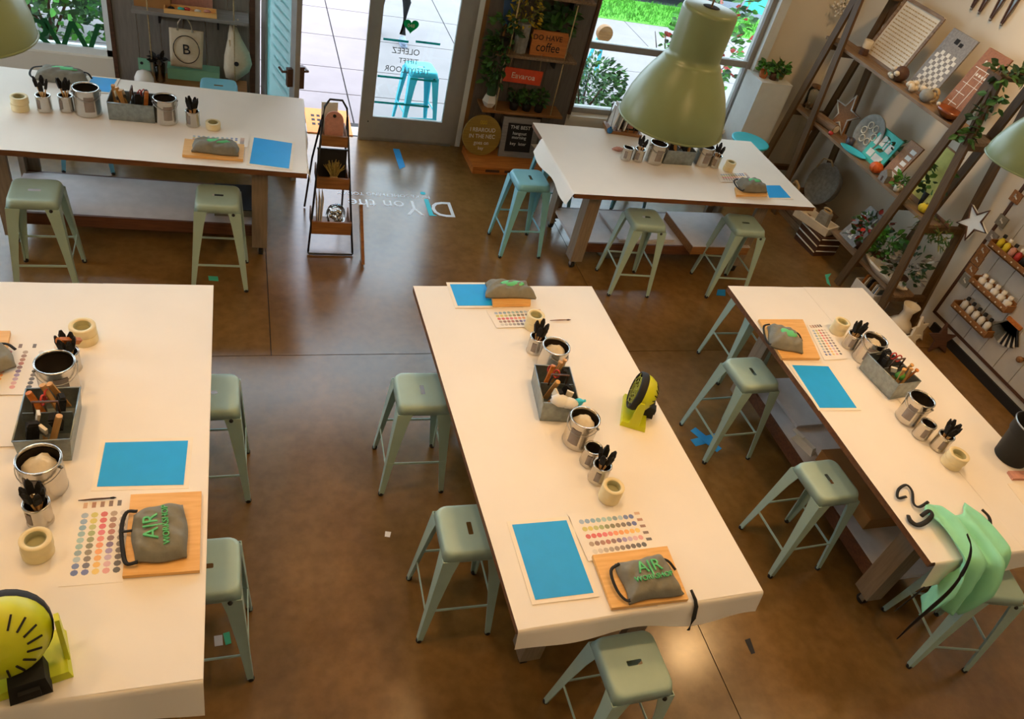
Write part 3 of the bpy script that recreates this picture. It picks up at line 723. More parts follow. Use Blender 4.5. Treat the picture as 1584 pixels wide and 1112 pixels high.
# ceiling tracks added as warm fill for tables and walls, above the view
def track(label, y, heads, watt):
    """heads: (x, aim point)"""
    t = thing('added_ceiling_track', label, 'added track light', (0, y, ZC - .1))
    MB().box(((X0 + X1) / 2, 0, .05), (10.5, .04, .03)).build('rail', M['black'], t)
    for x, aim, mul in heads:
        d = Vector(aim) - Vector((x, y, ZC - .14)); q = d.to_track_quat('-Z', 'Y').to_euler()
        h = MB().lathe([(.05, -.16), (.055, 0), (.03, .01)], 16).tube([(0, 0, 0), (0, 0, .04)], .012).build('spot_head', M['black'], t, (x, 0, -.02), q)
        l = bpy.data.lights.new('added_fill_spot', 'SPOT'); l.energy = watt * mul; l.color = WARM; l.spot_size = 1.25 if mul > 1.2 else 2.0; l.spot_blend = .9; l.shadow_soft_size = .12
        link('added_fill_spot', l, h, (0, 0, -.19))
track('added black ceiling track with warm fill spots over the front tables', 2.4, [(x, (x, 2.4, 0), 1.0) for x in (-2.6, .3, 2.9, 5.3)], FILL_TRACK_WATT)
track('added black ceiling track with warm fill spots behind the viewer', -.6, [(x, (x + .3, 2.0, 0), 1.0) for x in (-2.0, 1.5, 4.6)], FILL_TRACK_WATT)
track('added black ceiling track with warm fill spots over the ladder shelves and back tables', 5.0, [(-1.5, (-.6, 7.9, 1.0), .22), (2.6, (3.0, 7.9, 1.0), .25), (4.9, (6.7, 6.6, 2.3), 1.9), (5.0, (6.7, 4.6, 1.9), 1.5)], FILL_TRACK_WATT)

# ------------------------------------------------------------------ things on the tables
TP = TZ + .0062            # top of the paper
def base(u, v, r=0.0, z=TP):
    p = pz(u, v, z); d = Vector((p.x, p.y)).normalized() * r
    return p.x + d.x, p.y + d.y
def can_shape(r, h): return MB().lathe([(.0, .0), (r, 0), (r + .002, .004), (r, .01), (r, h - .012), (r + .003, h - .006), (r + .001, h), (r - .006, h), (r - .007, h - .014), (r - .004, h - .02), (r - .004, .006), (0, .005)], 28, caps=(False, False))
def label_patch(r, h, w=.9, a0=0.0):
    mb = MB(); n = 8; vs_ = []
    for z in (h * .22, h * .78):
        for k in range(n + 1): a = a0 - w / 2 + w * k / n; vs_.append((r * math.cos(a), r * math.sin(a), z))
    return mb.add(vs_, [(k, k + 1, n + 2 + k, n + 1 + k) for k in range(n)], 0, True)
def paint_can(label, u, v, r=.083, h=.19, la=-1.57, group='paint cans on the tables', rag=None, bail=True):
    x, y = base(u, v, r)
    t = thing('paint_can', label, 'can', (x, y, TP), 0, group)
    cached(('can', r, h), 'can_body', lambda: can_shape(r, h), M['chrome'], t)
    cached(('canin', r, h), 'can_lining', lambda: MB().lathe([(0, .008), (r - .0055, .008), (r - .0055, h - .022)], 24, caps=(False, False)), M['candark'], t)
    lb = cached(('lab', r, h), 'can_label', lambda: label_patch(r + .0012, h, .75), M['label'], t, None, (0, 0, la))
    if bail:
        cached(('bail', r, h), 'bail_handle', lambda: MB().tube([((r + .006) * math.cos(a), (r + .006) * math.sin(a), h - .03 - .45 * (r + .006) * math.sin(a - 0)) for a in [PI * k / 14 for k in range(15)]], .0022, 6).ball((r + .004, 0, h - .03), .008, 0, 8, 5).ball((-r - .004, 0, h - .03), .008, 0, 8, 5), M['steel'], t, None, (0, 0, la + PI / 2 + PI))
    if rag:
        o = MB().ball((0, 0, 0), (r * .78, r * .74, h * .28), 0, 16, 10, .14).build('shop_rag', M['rag'], None, (x, y, TP + h * .66))
        tag(o, rag, 'rag', 'crumpled rags in the paint cans')
    return x, y
def foam_head(): return MB().box((0, 0, .0), (.018, .029, .05)).box((0, 0, .036), (.016, .027, .024), top=.45)
def foam_stick(): return MB().tube([(0, 0, -.15), (0, 0, -.02)], .004, 6)
def brush_cup(label, u, v, where, n=6, r=.05, h=.118, head='foam', rise=.0):
    x, y = base(u, v, r)
    t = thing('small_can', label, 'can', (x, y, TP), 0, 'small tin cans on the tables')
    cached(('can', r, h), 'can_body', lambda: can_shape(r, h), M['chrome'], t)
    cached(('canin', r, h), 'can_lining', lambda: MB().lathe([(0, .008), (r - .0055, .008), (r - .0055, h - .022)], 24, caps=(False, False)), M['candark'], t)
    cached(('lab', r, h), 'can_label', lambda: label_patch(r + .0012, h, .6), M['label'], t, None, (0, 0, -2.2))
    for k in range(n):
        a = 2 * PI * k / n + random.uniform(-.06, .06); q = .032
        b = thing('foam_brush', f'black foam brush in the can {where}', 'foam brush', (x + q * math.cos(a), y + q * math.sin(a), TP + .168 + random.uniform(-.008, .016) + rise), 0, f'foam brushes {where}', rot=(0, .21, a))
        cached('fhead', 'foam_head', foam_head, M['foam'], b); cached('fstick', 'handle', foam_stick, M['stick'], b)
def tape_rolls(where, u, v, r=.058, n=2, hh=.05):
    x, y = base(u, v, r)
    for k in range(n):
        ox, oy = (random.uniform(-.006, .006), random.uniform(-.006, .006)) if k else (0, 0)
        lab = f'cream masking tape roll {where}' if n == 1 else (f'upper masking tape roll {where}' if k else f'lower masking tape roll {where}')
        t = thing('tape_roll', lab, 'tape', (x + ox, y + oy, TP + k * (hh + .0008)), 0, 'masking tape rolls')
        cached(('tape', r, hh), 'tape_ring', lambda: MB().lathe([(r * .66, .001), (r - .001, .0), (r, .002), (r, hh - .002), (r - .001, hh), (r * .66, hh - .001), (r * .66, .001)], 28, caps=(False, False)), M['tape'], t)
        cached(('core', r, hh), 'core', lambda: MB().lathe([(r * .6, .002), (r * .655, .002), (r * .655, hh - .003), (r * .6, hh - .003), (r * .6, .002)], 24, caps=(False, False)).lathe([(r * .6, hh * .35), (0, hh * .35)], 24, caps=(False, False)), M['tapecore'], t)
def caddy(label, x, y, rz, seed, where, L=.31, W=.19, H_=.14):
    """galvanised tote with a divider handle; L along local y"""
    t = thing('tool_caddy', label, 'caddy', (x, y, TP), rz, 'galvanised tool caddies')
    mb = MB(); w2, l2, th = W / 2, L / 2, .004; fl = 1.12
    for s in (-1, 1):
        mb.prism([(s * w2, 0), (s * w2 * fl, H_), (s * (w2 * fl - th), H_), (s * (w2 - th), 0)][::s], -l2, l2, axis='Y')
        mb.prism([(-w2, 0), (w2, 0), (w2 * fl, H_), (-w2 * fl, H_)], s * l2 - .002, s * l2 + .002, axis='Y')
    mb.box((0, 0, .003), (W, L, .006)); mb.build('tote_body', M['galv'], t)
    MB().box((0, 0, H_ * .55), (W * 1.0, .004, H_ * 1.0)).build('divider', M['galv'], t)
    mb = MB()
    for s in (-1, 1): mb.tube([(s * w2 * fl, -l2, H_), (s * w2 * fl, l2, H_)], .004, 6); mb.tube([(-w2 * fl, s * l2, H_), (w2 * fl, s * l2, H_)], .004, 6)
    mb.build('rolled_rim', M['galv'], t)
    mb = MB(); mb.tube([(-.05, 0, H_ * .95), (-.05, 0, H_ + .075), (.05, 0, H_ + .075), (.05, 0, H_ * .95)], .006, 8); mb.build('carry_handle', M['darkwood'], t)
    rnd = random.Random(seed); R = Matrix.Rotation(rz, 3, 'Z')
    def wpos(lx, ly, z): q = R @ Vector((lx, ly, 0)); return (x + q.x, y + q.y, TP + z)
    spots = [(-.045, -.10), (.0, -.11), (.045, -.10), (-.04, -.045), (.04, -.05), (-.045, .05), (0, .10), (.045, .06), (-.02, .07), (.03, .12)]
    kinds = ['wood', 'bristle', 'black', 'wood', 'orange', 'black', 'bristle', 'wood', 'red', 'black']
    rnd.shuffle(kinds)
    for (lx, ly), kd in zip(spots, kinds):
        rot = (rnd.uniform(-.3, .3), rnd.uniform(-.3, .3), rnd.uniform(0, 3))
        if kd == 'bristle':
            b = thing('paint_brush', f'bristle paint brush sticking up in the caddy on {where}', 'paint brush', wpos(lx, ly, .12), 0, f'paint brushes in the caddy on {where}', rot=rot)
            cached('pbh', 'handle', lambda: MB().lathe([(.006, -.09), (.010, -.03), (.006, .0)], 8), M['stick'], b)
            cached('pbf', 'ferrule', lambda: MB().box((0, 0, .012), (.036, .012, .026)), M['steel'], b)
            cached('pbb', 'bristles', lambda: MB().box((0, 0, .045), (.036, .012, .042), top=1.1), M['cream'], b)
        elif kd == 'red':
            b = thing('scissors', f'red-handled scissors in the caddy on {where}', 'scissors', wpos(lx, ly, .13), 0, rot=rot)
            def loops():
                mb = MB()
                for s in (-1, 1): mb.tube([(s * .022 + .018 * math.cos(q), 0, .04 + .026 * math.sin(q)) for q in [2 * PI * k / 12 for k in range(12)]], .005, 6, closed=True)
                return mb
            cached('scl', 'finger_loops', loops, M['red'], b); cached('scb', 'blades', lambda: MB().bar((-.01, 0, .015), (.005, 0, -.1), .012, .004).bar((.01, .004, .015), (-.005, .004, -.1), .012, .004), M['steel'], b)
        else:
            mt_, nm, ds = {'wood': ('stick', 'wooden_scraper', 'pale wooden scraper'), 'orange': ('orangewood', 'wooden_scraper', 'orange wooden scraper'), 'black': ('foam', 'sponge_block', 'dark sponge block')}[kd]
            if nm == 'sponge_block': o = MB().box((0, 0, 0), (.05, .03, .09)).box((0, 0, .05), (.044, .026, .012), top=.8)
            else: o = MB().box((0, 0, .0), (.028, .008, .17)).lathe([(.014, -.004), (.014, .004)], 12, (0, 0, .085))
            tag(o.build(nm, M[mt_], None, wpos(lx, ly, .135), rot), f'{ds} in the caddy on {where}', 'tool', f'{nm.replace("_", " ")}s {kd} in the caddy on {where}')
    return t
def sheet(name, label, cat, pts, z, th, mt, group=None):
    P = [pz(u, v, z) for u, v in pts]; c, q = quad_local(P)
    o = thing(name, label, cat, (c.x, c.y, z), 0, group); MB().prism(q[::-1], 0, th).build(name + '_panel', mt, o)
    return o, c, q
def blue_sheet(label, pts, z=TP, m_=.022, bg=True):
    o, c, q = sheet('blue_sheet', label, 'sheet', pts, z, .003, M['blue'], 'blue sheets on the tables')
    s = []
    cx = sum(p[0] for p in q) / 4; cy = sum(p[1] for p in q) / 4
    for p in q: d = Vector((p[0] - cx, p[1] - cy)); s.append((p[0] + math.copysign(m_, d.x), p[1] + math.copysign(m_, d.y)))
    MB().prism(s[::-1], -.0005, .0012).build('backing_paper', M['paper2'], o)
    return o
PALETTE = [['9db4c9', '7fa0c0', '6f9fb8', '88b0b4', '9cc3c0', '8fb7b2', '7c9aa6', 'a9c2cf', '4f6fb0', '3558a0'],
           ['c9c04a', 'd8c73e', 'b9bd62', '98a65a', '80864a', '6d6a3f', '7c6a48', '6b5a4c', '4b4a63', '3d55a5'],
           ['d0352f', 'd8383a', 'e0404f', 'e25a6a', 'ee7a6a', 'f08a4a', 'f59a3a', 'f6a93a', 'f5bb3c', 'f0c94f'],
           ['a88a6a', '8d5f45', 'a5653f', 'b3553a', '7e4a3d', '6a4a7a', '9a86b8', 'c5a9c4', 'e2b0b4', 'e89a94'],
           ['d9d0c0', 'cbbfae', 'b5a795', 'a0907e', '8a7766', '6f5c4c', '584538', '433128', '2b211c', '1d1816']]
def chart(label, pts, z=TP, rows=5, cols=10, along='x'):
    """printed colour chart: rows of small swatches"""
    o, c, q = sheet('colour_chart', label, 'colour chart', pts, z, .0012, M['paper'], 'paint colour charts')
    A_, B_, C_, D_ = [Vector(p) for p in q]   # far-left, far-right, near-right, near-left
    def pt(s, t): return (A_.lerp(B_, s)).lerp(D_.lerp(C_, s), t)
    mb = MB(); mats = []; idx = {}
    def mi(h):
        if h not in idx: idx[h] = len(mats); mats.append(mat('ink_' + h, tuple(.8 * x + .2 * .7 for x in lin(h)[:3]), .7, var=.02))
        return idx[h]
    w = (B_ - A_).length; hgt = (D_ - A_).length
    for r in range(rows):
        for k in range(cols):
            if along == 'x': s_, t_ = .1 + .74 * (k + .5) / cols, .12 + .8 * (r + .5) / rows
            else: s_, t_ = .12 + .84 * (r + .5) / rows, .16 + .74 * (k + .5) / cols
            p = pt(s_, t_); rr = .38 * min(w / (cols if along == 'x' else rows), hgt / (rows if along == 'x' else cols)) * .9
            mb.prism([(p.x + rr * math.cos(2 * PI * i / 8), p.y + rr * math.sin(2 * PI * i / 8)) for i in range(8)], .0012, .0016, mi(PALETTE[(r) % 5][k % 10]))
    for k in range(5):
        s_, t_ = (.90, .14 + .15 * k) if along == 'x' else (.18 + .15 * k, .07)
        p = pt(s_, t_); mb.box((p.x, p.y, .0013), (.03, .016, .0006) if along == 'x' else (.016, .03, .0006), mi(['cfa27c', 'a8683f', '8d5a3a', '6a4632', '3b2a22'][k]))
    pr = mb.build('printed_swatches', mats, o); pr['kind'] = 'stuff'
    return o
def wood_board(label, pts, z=TP, th=.02):
    o, c, q = sheet('wood_board', label, 'board', pts, z, th, M['board'], 'pine boards under the folded aprons')
    return c
def pouch(label, x, y, z, rz, w=.27, d=.2, h=.065, letters=True, strap=True, seed=1, lean=0.0):
    """grey canvas apron folded into a packet, black straps, green print"""
    t = thing('folded_apron', label, 'apron', (x, y, z), rz, 'folded grey aprons')
    rnd = random.Random(seed); n = 18; ph = rnd.uniform(0, 6); vs_ = []
    def f(i, j):
        a, b = 2 * i / n - 1, 2 * j / n - 1
        e = (1 - abs(a) ** 5) * (1 - abs(b) ** 4)
        zz = h * (.25 + .75 * max(0, e) ** .5) + .006 * math.sin(5 * a + ph) * math.sin(4 * b + ph) + .004 * math.sin(11 * a - 7 * b + ph) + lean * b * .02
        wob = 1 + .05 * math.sin(3 * b + ph)
        return (a * w / 2 * wob * (1 - .07 * (b + 1)), b * d / 2 * (1 + .06 * math.sin(3 * a + ph)), zz if max(abs(a), abs(b)) < 1 else h * .22)
    top = [f(i, j) for j in range(n + 1) for i in range(n + 1)]
    bot = [(p[0] * .98, p[1] * .98, .001) for p in top]
    mb = MB(); N1 = n + 1
    fs = [(j * N1 + i, j * N1 + i + 1, (j + 1) * N1 + i + 1, (j + 1) * N1 + i) for j in range(n) for i in range(n)]
    mb.add(top, fs, 0, True)
    K = len(top); edge = [i for i in range(n)] + [j * N1 + n for j in range(n)] + [n * N1 + n - i for i in range(n)] + [(n - j) * N1 for j in range(n)]
    mb.add(top + bot, [(edge[k], K + edge[k], K + edge[(k + 1) % len(edge)], edge[(k + 1) % len(edge)]) for k in range(len(edge))][::1] + [tuple(reversed(q)) for q in [tuple(K + a for a in f_) for f_ in fs]], 0, True)
    mb.build('canvas_fold', M['apron'], t)
    if letters:
        a = text('lettering', 'A|R', .085, M['print'], t, (.0, d * .14, h * 1.03 + .004), (.02, 0, 0), .004); a['label'] = 'green printed letters'
        text('lettering', 'WORKSHOP', .036, M['print'], t, (.0, -d * .13, h * 1.03 + .004), (0, 0, 0), .004)
    else:
        MB().ball((w * .05, d * .05, h * .96), (w * .26, d * .2, .008), 0, 14, 6, .12).build('green_print', M['print'], t)
    if strap == 'top':
        MB().tube(smooth([(w * .42, d * .40, h * .5), (w * .46, d * .60, h * .3), (w * .2, d * .70, .012), (-w * .2, d * .68, .012), (-w * .42, d * .62, .014), (-w * .44, d * .42, h * .3)]), .009, 8, flat=.5).build('strap', M['rubber'], t)
        MB().tube(smooth([(w * .1, d * .45, h * .4), (w * .12, d * .58, h * .3), (w * .14, d * .69, .014)]), .007, 8, flat=.5).build('strap', M['rubber'], t)
    elif strap:
        MB().tube(smooth([(-w * .42, d * .42, h * .6), (-w * .6, d * .3, h * .45), (-w * .62, -d * .15, .02), (-w * .52, -d * .42, .014), (-w * .4, -d * .4, h * .5)]), .008, 8, flat=.5).build('strap', M['rubber'], t)
        MB().tube(smooth([(w * .3, d * .42, h * .5), (w * .47, d * .3, h * .5), (w * .56, d * .08, .02)]), .008, 8, flat=.5).build('strap', M['rubber'], t)
    return t

# ---- middle front table
tape_rolls('at the far end of the middle front table', 822, 514)
brush_cup('small tin of black foam brushes at the far end of the middle front table', 824, 550, 'at the far end of the middle front table')
paint_can('large paint can beyond the caddy on the middle front table', 845, 584, la=-.6, rag='crumpled pale rag in the can beyond the caddy on the middle front table')
caddy('galvanised caddy full of brushes on the middle front table', 1.69, 2.93, -.12, 3, WHERE['C'])
g = MB().ball((0, 0, 0), (.06, .04, .03), 0, 14, 8, .12).ball((.05, -.01, .0), (.05, .035, .028), 0, 12, 8, .12)
tag(g.build('cloth_glove', M['whiteplastic'], None, (1.665, 2.79, TP + .155), (0.2, .1, -.2)), 'white crumpled glove on the caddy of the middle front table', 'glove')
tag(MB().lathe([(.0, 0), (.022, .0), (.022, .07), (.008, .09), (.008, .105)], 12, caps=(False, True)).build('paint_bottle', M['aqua'], None, (1.745, 2.81, TP + .10), (.5, .6, 0)), 'small turquoise bottle lying in the caddy of the middle front table', 'bottle')
paint_can('large paint can with grey rag before the caddy on the middle front table', 886, 697, la=-2.4, rag='crumpled pale rag in the can before the caddy on the middle front table')
brush_cup('small empty tin next to the large can on the middle front table', 906, 724, '', 0)
brush_cup('small tin of black foam brushes near the tape on the middle front table', 919, 750, 'near the tape rolls of the middle front table', 5)
tape_rolls('by the near colour chart of the middle front table', 936, 781)
blue_sheet('blue sheet at the near corner of the middle front table', [(792, 812), (876, 805), (918, 917), (828, 928)])
chart('colour chart above the near apron board on the middle front table', [(877, 795), (992, 784), (1023, 850), (910, 868)])
wood_board('pine board at the near edge of the middle front table', [(915, 862), (1030, 848), (1063, 930), (945, 944)], TP + .0015)
p = pz(1003, 893, TP + .05); pouch('folded grey apron lettered in green at the near edge of the middle front table', p.x, p.y, TP + .023, .06, .29, .21, .07, seed=2)
mb = MB(); mb.tube([(2.0, 1.63, TP + .03), (2.01, 1.585, TP + .012), (2.013, 1.562, TP - .01), (2.005, 1.532, TP - .06), (1.995, 1.512, TP - .13)], [.008, .01, .011, .011, .010], 8, flat=.4)
tag(mb.build('apron_strap', M['rubber'], None), 'black apron strap hanging over the near edge of the middle front table', 'strap')
blue_sheet('blue sheet at the far corner of the middle front table', [(696, 440), (757, 440), (776, 473), (708, 473)])
wood_board('pine board under the far apron of the middle front table', [(758, 446), (819, 446), (820, 474), (762, 475)], TP + .004)
p = pz(787, 449, TP + .04); pouch('rolled grey apron at the far end of the middle front table', p.x, p.y, TP + .026, -.03, .34, .15, .07, letters=False, strap=False, seed=5)
chart('colour chart at the far end of the middle front table', [(752, 480), (840, 475), (850, 505), (768, 507)])
t = thing('paint_brush', 'thin paint brush lying alone at the far end of the middle front table', 'paint brush', tuple(pz(866, 495, TP + .006)), .05)
MB().tube([(-.07, 0, 0), (.0, 0, .001), (.05, 0, 0)], [.002, .004, .003], 8).build('handle', M['midwood'], t); MB().lathe([(.004, 0), (.005, .015), (.001, .03)], 8).build('bristles', M['darkwood'], t, (.05, 0, 0), (0, PI / 2, 0))

# ---- left front table
tape_rolls('at the far end of the left front table', 134, 538, .064)
brush_cup('small tin of black foam brushes at the far end of the left front table', 112, 580, 'at the far end of the left front table')
tag(MB().box((0, 0, 0), (.03, .022, .12)).lathe([(.016, -.011), (.016, .011)], 12, (0, 0, .06)).build('wooden_scraper', M['orangewood'], None, tuple(pz(108, 527, TP + .17)), (.5, -.9, .2)), 'orange wooden scraper leaning on the far foam brushes of the left front table', 'tool')
paint_can('large empty paint can beyond the caddy on the left front table', 98, 622, .088, .19, la=-1.2)
caddy('galvanised caddy of scissors and scrapers on the left front table', -.84, 2.83, .0, 11, WHERE['L'], L=.33, W=.20)
paint_can('large paint can with pale rag before the caddy on the left front table', 77, 776, .088, .19, la=-1.9, rag='crumpled pale rag in the can before the caddy on the left front table')
brush_cup('small tin of black foam brushes near the chart of the left front table', 67, 818, 'near the colour chart of the left front table')
tape_rolls('before the foam brushes of the left front table', 65, 872, .06)
chart('colour chart beside the apron board on the left front table', [(118, 775), (205, 768), (190, 900), (90, 908)], along='y')
t = thing('paint_brush', 'thin dark paint brush lying across the chart top on the left front table', 'paint brush', tuple(pz(147, 772, TP + .008)), .02)
MB().tube([(-.065, 0, 0), (0, 0, .001), (.06, 0, 0)], [.002, .004, .003], 8).build('handle', M['darkwood'], t); MB().lathe([(.004, 0), (.005, .012), (.001, .024)], 8).build('bristles', M['rubber'], t, (.06, 0, 0), (0, PI / 2, 0))
wood_board('pine board at the side edge of the left front table', [(203, 769), (312, 764), (309, 886), (190, 895)], TP + .0015)
p = pz(247, 823, TP + .05); pouch('folded grey apron lettered in green on the left front table', p.x, p.y, TP + .023, PI / 2 + .1, .29, .21, .07, seed=4, strap='top')
blue_sheet('blue sheet on the left front table', [(163, 685), (291, 682), (284, 750), (150, 753)])
chart('colour chart partly cut by the frame edge on the left front table', [(-60, 530), (87, 530), (60, 610), (-100, 612)], along='y')
sheet('blank_sheet', 'blank white sheet beside the caddy on the left front table', 'sheet', [(-90, 614), (48, 613), (36, 690), (-120, 694)], TP + .001, .0012, M['paper'])
wood_board('pine board partly cut by the frame edge on the left front table', [(-70, 516), (17, 516), (10, 552), (-90, 556)], TP + .0015)
p = pz(-30, 560, TP + .03); pouch('folded grey apron mostly outside the frame on the left front table', p.x, p.y, TP + .023, .4, .28, .2, .06, letters=False, strap=True, seed=8)
def fan(label, x, y, z, yaw, tilt, s=1.0):
    """cordless fan: dark grille ring, lime dome with slots, U stand and battery"""
    t = thing('cordless_fan', label, 'fan', (x, y, z), yaw)
    hz = .175 * s
    T = Matrix.Translation((0, 0, hz)) @ Matrix.Rotation(tilt, 4, 'X') @ Matrix.Rotation(PI / 2, 4, 'X')
    mb = MB(); mb.T = T; mb.lathe([(.02 * s, -.075 * s), (.055 * s, -.07 * s), (.09 * s, -.045 * s), (.108 * s, -.01 * s), (.112 * s, .015 * s)], 28, caps=(True, False)); head = mb.build('fan_dome', M['lime'], t)
    for k in range(16):
        a = 2 * PI * k / 16; mb = MB(); mb.T = T @ Matrix.Rotation(a, 4, 'Z'); mb.bar((.055 * s, 0, -.0715 * s), (.088 * s, 0, -.048 * s), .005 * s, .004 * s); mb.build('vent_slot', M['rubber'], head)
    mb = MB(); mb.T = T; mb.lathe([(.112 * s, .012 * s), (.116 * s, .02 * s), (.114 * s, .05 * s), (.104 * s, .056 * s), (.10 * s, .05 * s), (.1 * s, .014 * s)], 28, caps=(False, False)); mb.build('grille_ring', M['rubber'], t)
    mb = MB(); mb.T = T
    for r_ in (.03, .055, .08): mb.tube([(r_ * s * math.cos(2 * PI * k / 20), r_ * s * math.sin(2 * PI * k / 20), .052 * s) for k in range(20)], .002 * s, 6, closed=True)
    for k in range(8): a = 2 * PI * k / 8; mb.tube([(.02 * s * math.cos(a), .02 * s * math.sin(a), .052 * s), (.102 * s * math.cos(a), .102 * s * math.sin(a), .052 * s)], .002 * s, 6)
    mb.build('front_grille', M['limed'], t)
    mb = MB(); mb.T = T
    for k in range(5):
        a = 2 * PI * k / 5; mb.bar((.015 * s * math.cos(a), .015 * s * math.sin(a), .03 * s), (.085 * s * math.cos(a), .085 * s * math.sin(a), .036 * s), .035 * s, .003 * s)
    mb.build('fan_blade', M['limed'], t)
    for sx in (-1, 1):
        mb = MB(); mb.prism([(-.03, .02), (.03, .02), (.022, .17), (.012, .2), (-.012, .2), (-.022, .17)], sx * .119 * s, sx * .131 * s, axis='X')
        mb.v = [(v[0], v[1] * s, v[2] * s) for v in mb.v]; mb.build('stand_arm', M['lime'], t)
    mb = MB(); mb.box((0, 0, .016 * s), (.262 * s, .15 * s, .028 * s), top=.94); mb.build('stand_base', M['lime'], t)
    mb = MB(); mb.box((-.03 * s, .065 * s, .055 * s), (.10 * s, .085 * s, .075 * s), top=.85).box((-.03 * s, .11 * s, .05 * s), (.05 * s, .012 * s, .035 * s)); mb.build('battery_pack', M['rubber'], t)
    return t
x, y = base(981, 652); fan('lime and black cordless fan on the middle front table', x + .02, y + .06, TP, -PI / 2 - .45, -.15, 1.0)
q_ = pz(6, 990, TP + .22); fan('lime cordless fan cut by the frame edge on the left front table', q_.x, q_.y, TP, PI + .25, .55, 1.32)

# ---- table with the mint apron
wood_board('pine board at the far edge of the apron table', [(1172, 497), (1240, 497), (1267, 557), (1208, 557)], TP + .0015)
p = pz(1213, 524, TP + .04); pouch('folded grey and green apron on the far board of the apron table', p.x, p.y, TP + .023, -.35, .24, .24, .07, letters=False, seed=9)
chart('colour chart beside the far board of the apron table', [(1248, 502), (1272, 500), (1310, 555), (1275, 557)], along='y')
blue_sheet('blue sheet at the side edge of the apron table', [(1225, 565), (1281, 567), (1325, 631), (1268, 631)])
tape_rolls('at the far end of the apron table', 1291, 518)
brush_cup('small tin of black foam brushes at the far end of the apron table', 1309, 540, 'at the far end of the apron table')
paint_can('large paint can of brushes beyond the caddy on the apron table', 1330, 563, la=-2.2, rag='crumpled pale rag in the can beyond the caddy on the apron table')
caddy('galvanised caddy with green and red tools on the apron table', 4.195, 3.01, .12, 21, WHERE['R'])
tag(MB().lathe([(0, 0), (.028, 0), (.03, .03), (.02, .045), (.01, .05)], 14, caps=(False, True)).build('tape_measure', M['leafb'], None, (4.17, 2.93, TP + .13), (.6, .2, 0)), 'bright green tape measure in the caddy of the apron table', 'tool')
paint_can('large paint can before the caddy on the apron table', 1397, 656, la=-2.7)
brush_cup('small empty tin next to the large can on the apron table', 1418, 679, '', 0)
brush_cup('small tin of black foam brushes near the bin on the apron table', 1445, 697, 'near the tape rolls of the apron table')
tape_rolls('nearest the mint apron', 1464, 724, .064)
x, y = base(1549, 717, .1)
t = thing('black_bin', 'black plastic bin standing on the apron table', 'bin', (x + .02, y, TP))
MB().lathe([(0, 0), (.095, 0), (.10, .006), (.118, .2), (.128, .21), (.132, .285), (.136, .29), (.131, .293), (.126, .286), (.112, .2), (.094, .012), (0, .01)], 32, caps=(False, False)).build('bin_body', M['rubber'], t)
MB().lathe([(.133, .284), (.139, .29), (.133, .296)], 32, caps=(False, False)).build('rim', M['steel'], t)
o, c, q = sheet('red_block', 'orange red sanding block beside the black bin', 'block', [(1557, 731), (1600, 731), (1607, 743), (1565, 743)], TP, .018, M['pink'])
sheet('paper_slip', 'white paper slip near the edge of the apron table', 'sheet', [(1558, 748), (1610, 746), (1635, 785), (1590, 790)], TP + .001, .0012, M['paper2'])

# ---- back table by the door
tape_rolls('at the frame edge end of the back door table', 33, 175, .058)
p = pz(98, 122, TP); pouch('dark grey folded apron at the back of the back door table', p.x, p.y, TP + .002, -.05, .36, .17, .085, letters=False, seed=12)
blue_sheet('blue sheet at the back of the back door table', [(143, 119), (181, 123), (169, 143), (132, 139)])
brush_cup('small tin with dark brushes next to the frame edge on the back door table', 71, 175, 'next to the frame edge on the back door table', 4, rise=.02)
brush_cup('small tin of black foam brushes left of the cans on the back door table', 105, 175, 'beside the first large can of the back door table', 5, rise=.02)
paint_can('large wide-mouthed paint can on the frame edge side of the back caddy', 139, 183, .09, .2, la=-1.3)
caddy('galvanised caddy with orange scrapers on the back door table', -.755, 6.10, PI / 2 - .03, 31, WHERE['D'])
paint_can('large dark-mouthed paint can on the door side of the back caddy', 258, 195, la=-1.3)
brush_cup('small tin of black foam brushes next to the tape on the back door table', 299, 198, 'next to the single tape roll')
tape_rolls('beside the apron board of the back door table', 330, 203, .055, 1)
chart('colour chart under the apron board of the back door table', [(287, 207), (385, 213), (383, 228), (285, 222)], TP)
wood_board('pine board at the front edge of the back door table', [(286, 218), (378, 227), (376, 250), (282, 243)], TP + .0015)
p = pz(334, 230, TP + .03); pouch('folded grey green apron on the front board of the back door table', p.x, p.y, TP + .023, -.06, .34, .16, .07, letters=False, strap=False, seed=14)
blue_sheet('blue sheet at the corner of the back door table', [(393, 213), (452, 222), (447, 261), (386, 253)])

# ---- back table under the lamp
brush_cup('small tin with brown mouth on the back lamp table', 966, 249, '', 0)
brush_cup('small tin of black foam brushes left under the lamp on the back lamp table', 984, 251, 'under the lamp rim on the back lamp table', 5)
paint_can('large paint can under the lamp, door side, on the back lamp table', 1008, 255, la=-1.6)
caddy('galvanised caddy under the lamp on the back lamp table', 3.91, 6.08, PI / 2 + .02, 41, WHERE['W'])
paint_can('large paint can under the lamp, ladder side, on the back lamp table', 1081, 258, la=-1.6)
brush_cup('small tin of black foam brushes beside the tape on the back lamp table', 1102, 260, 'beside the tape roll of the back lamp table', 5)
tape_rolls('on the back lamp table', 1124, 266, .05, 2, .045)
chart('colour chart behind the apron on the back lamp table', [(1108, 268), (1155, 266), (1168, 280), (1115, 282)])
wood_board('pine board under the apron of the back lamp table', [(1136, 292), (1182, 292), (1186, 304), (1138, 304)], TP + .0015)
p = pz(1161, 290, TP + .03); pouch('folded grey green apron on the back lamp table', p.x, p.y, TP + .023, .05, .28, .18, .08, letters=False, seed=16)
blue_sheet('blue sheet at the front edge of the back lamp table', [(1183, 287), (1206, 287), (1223, 306), (1190, 306)])
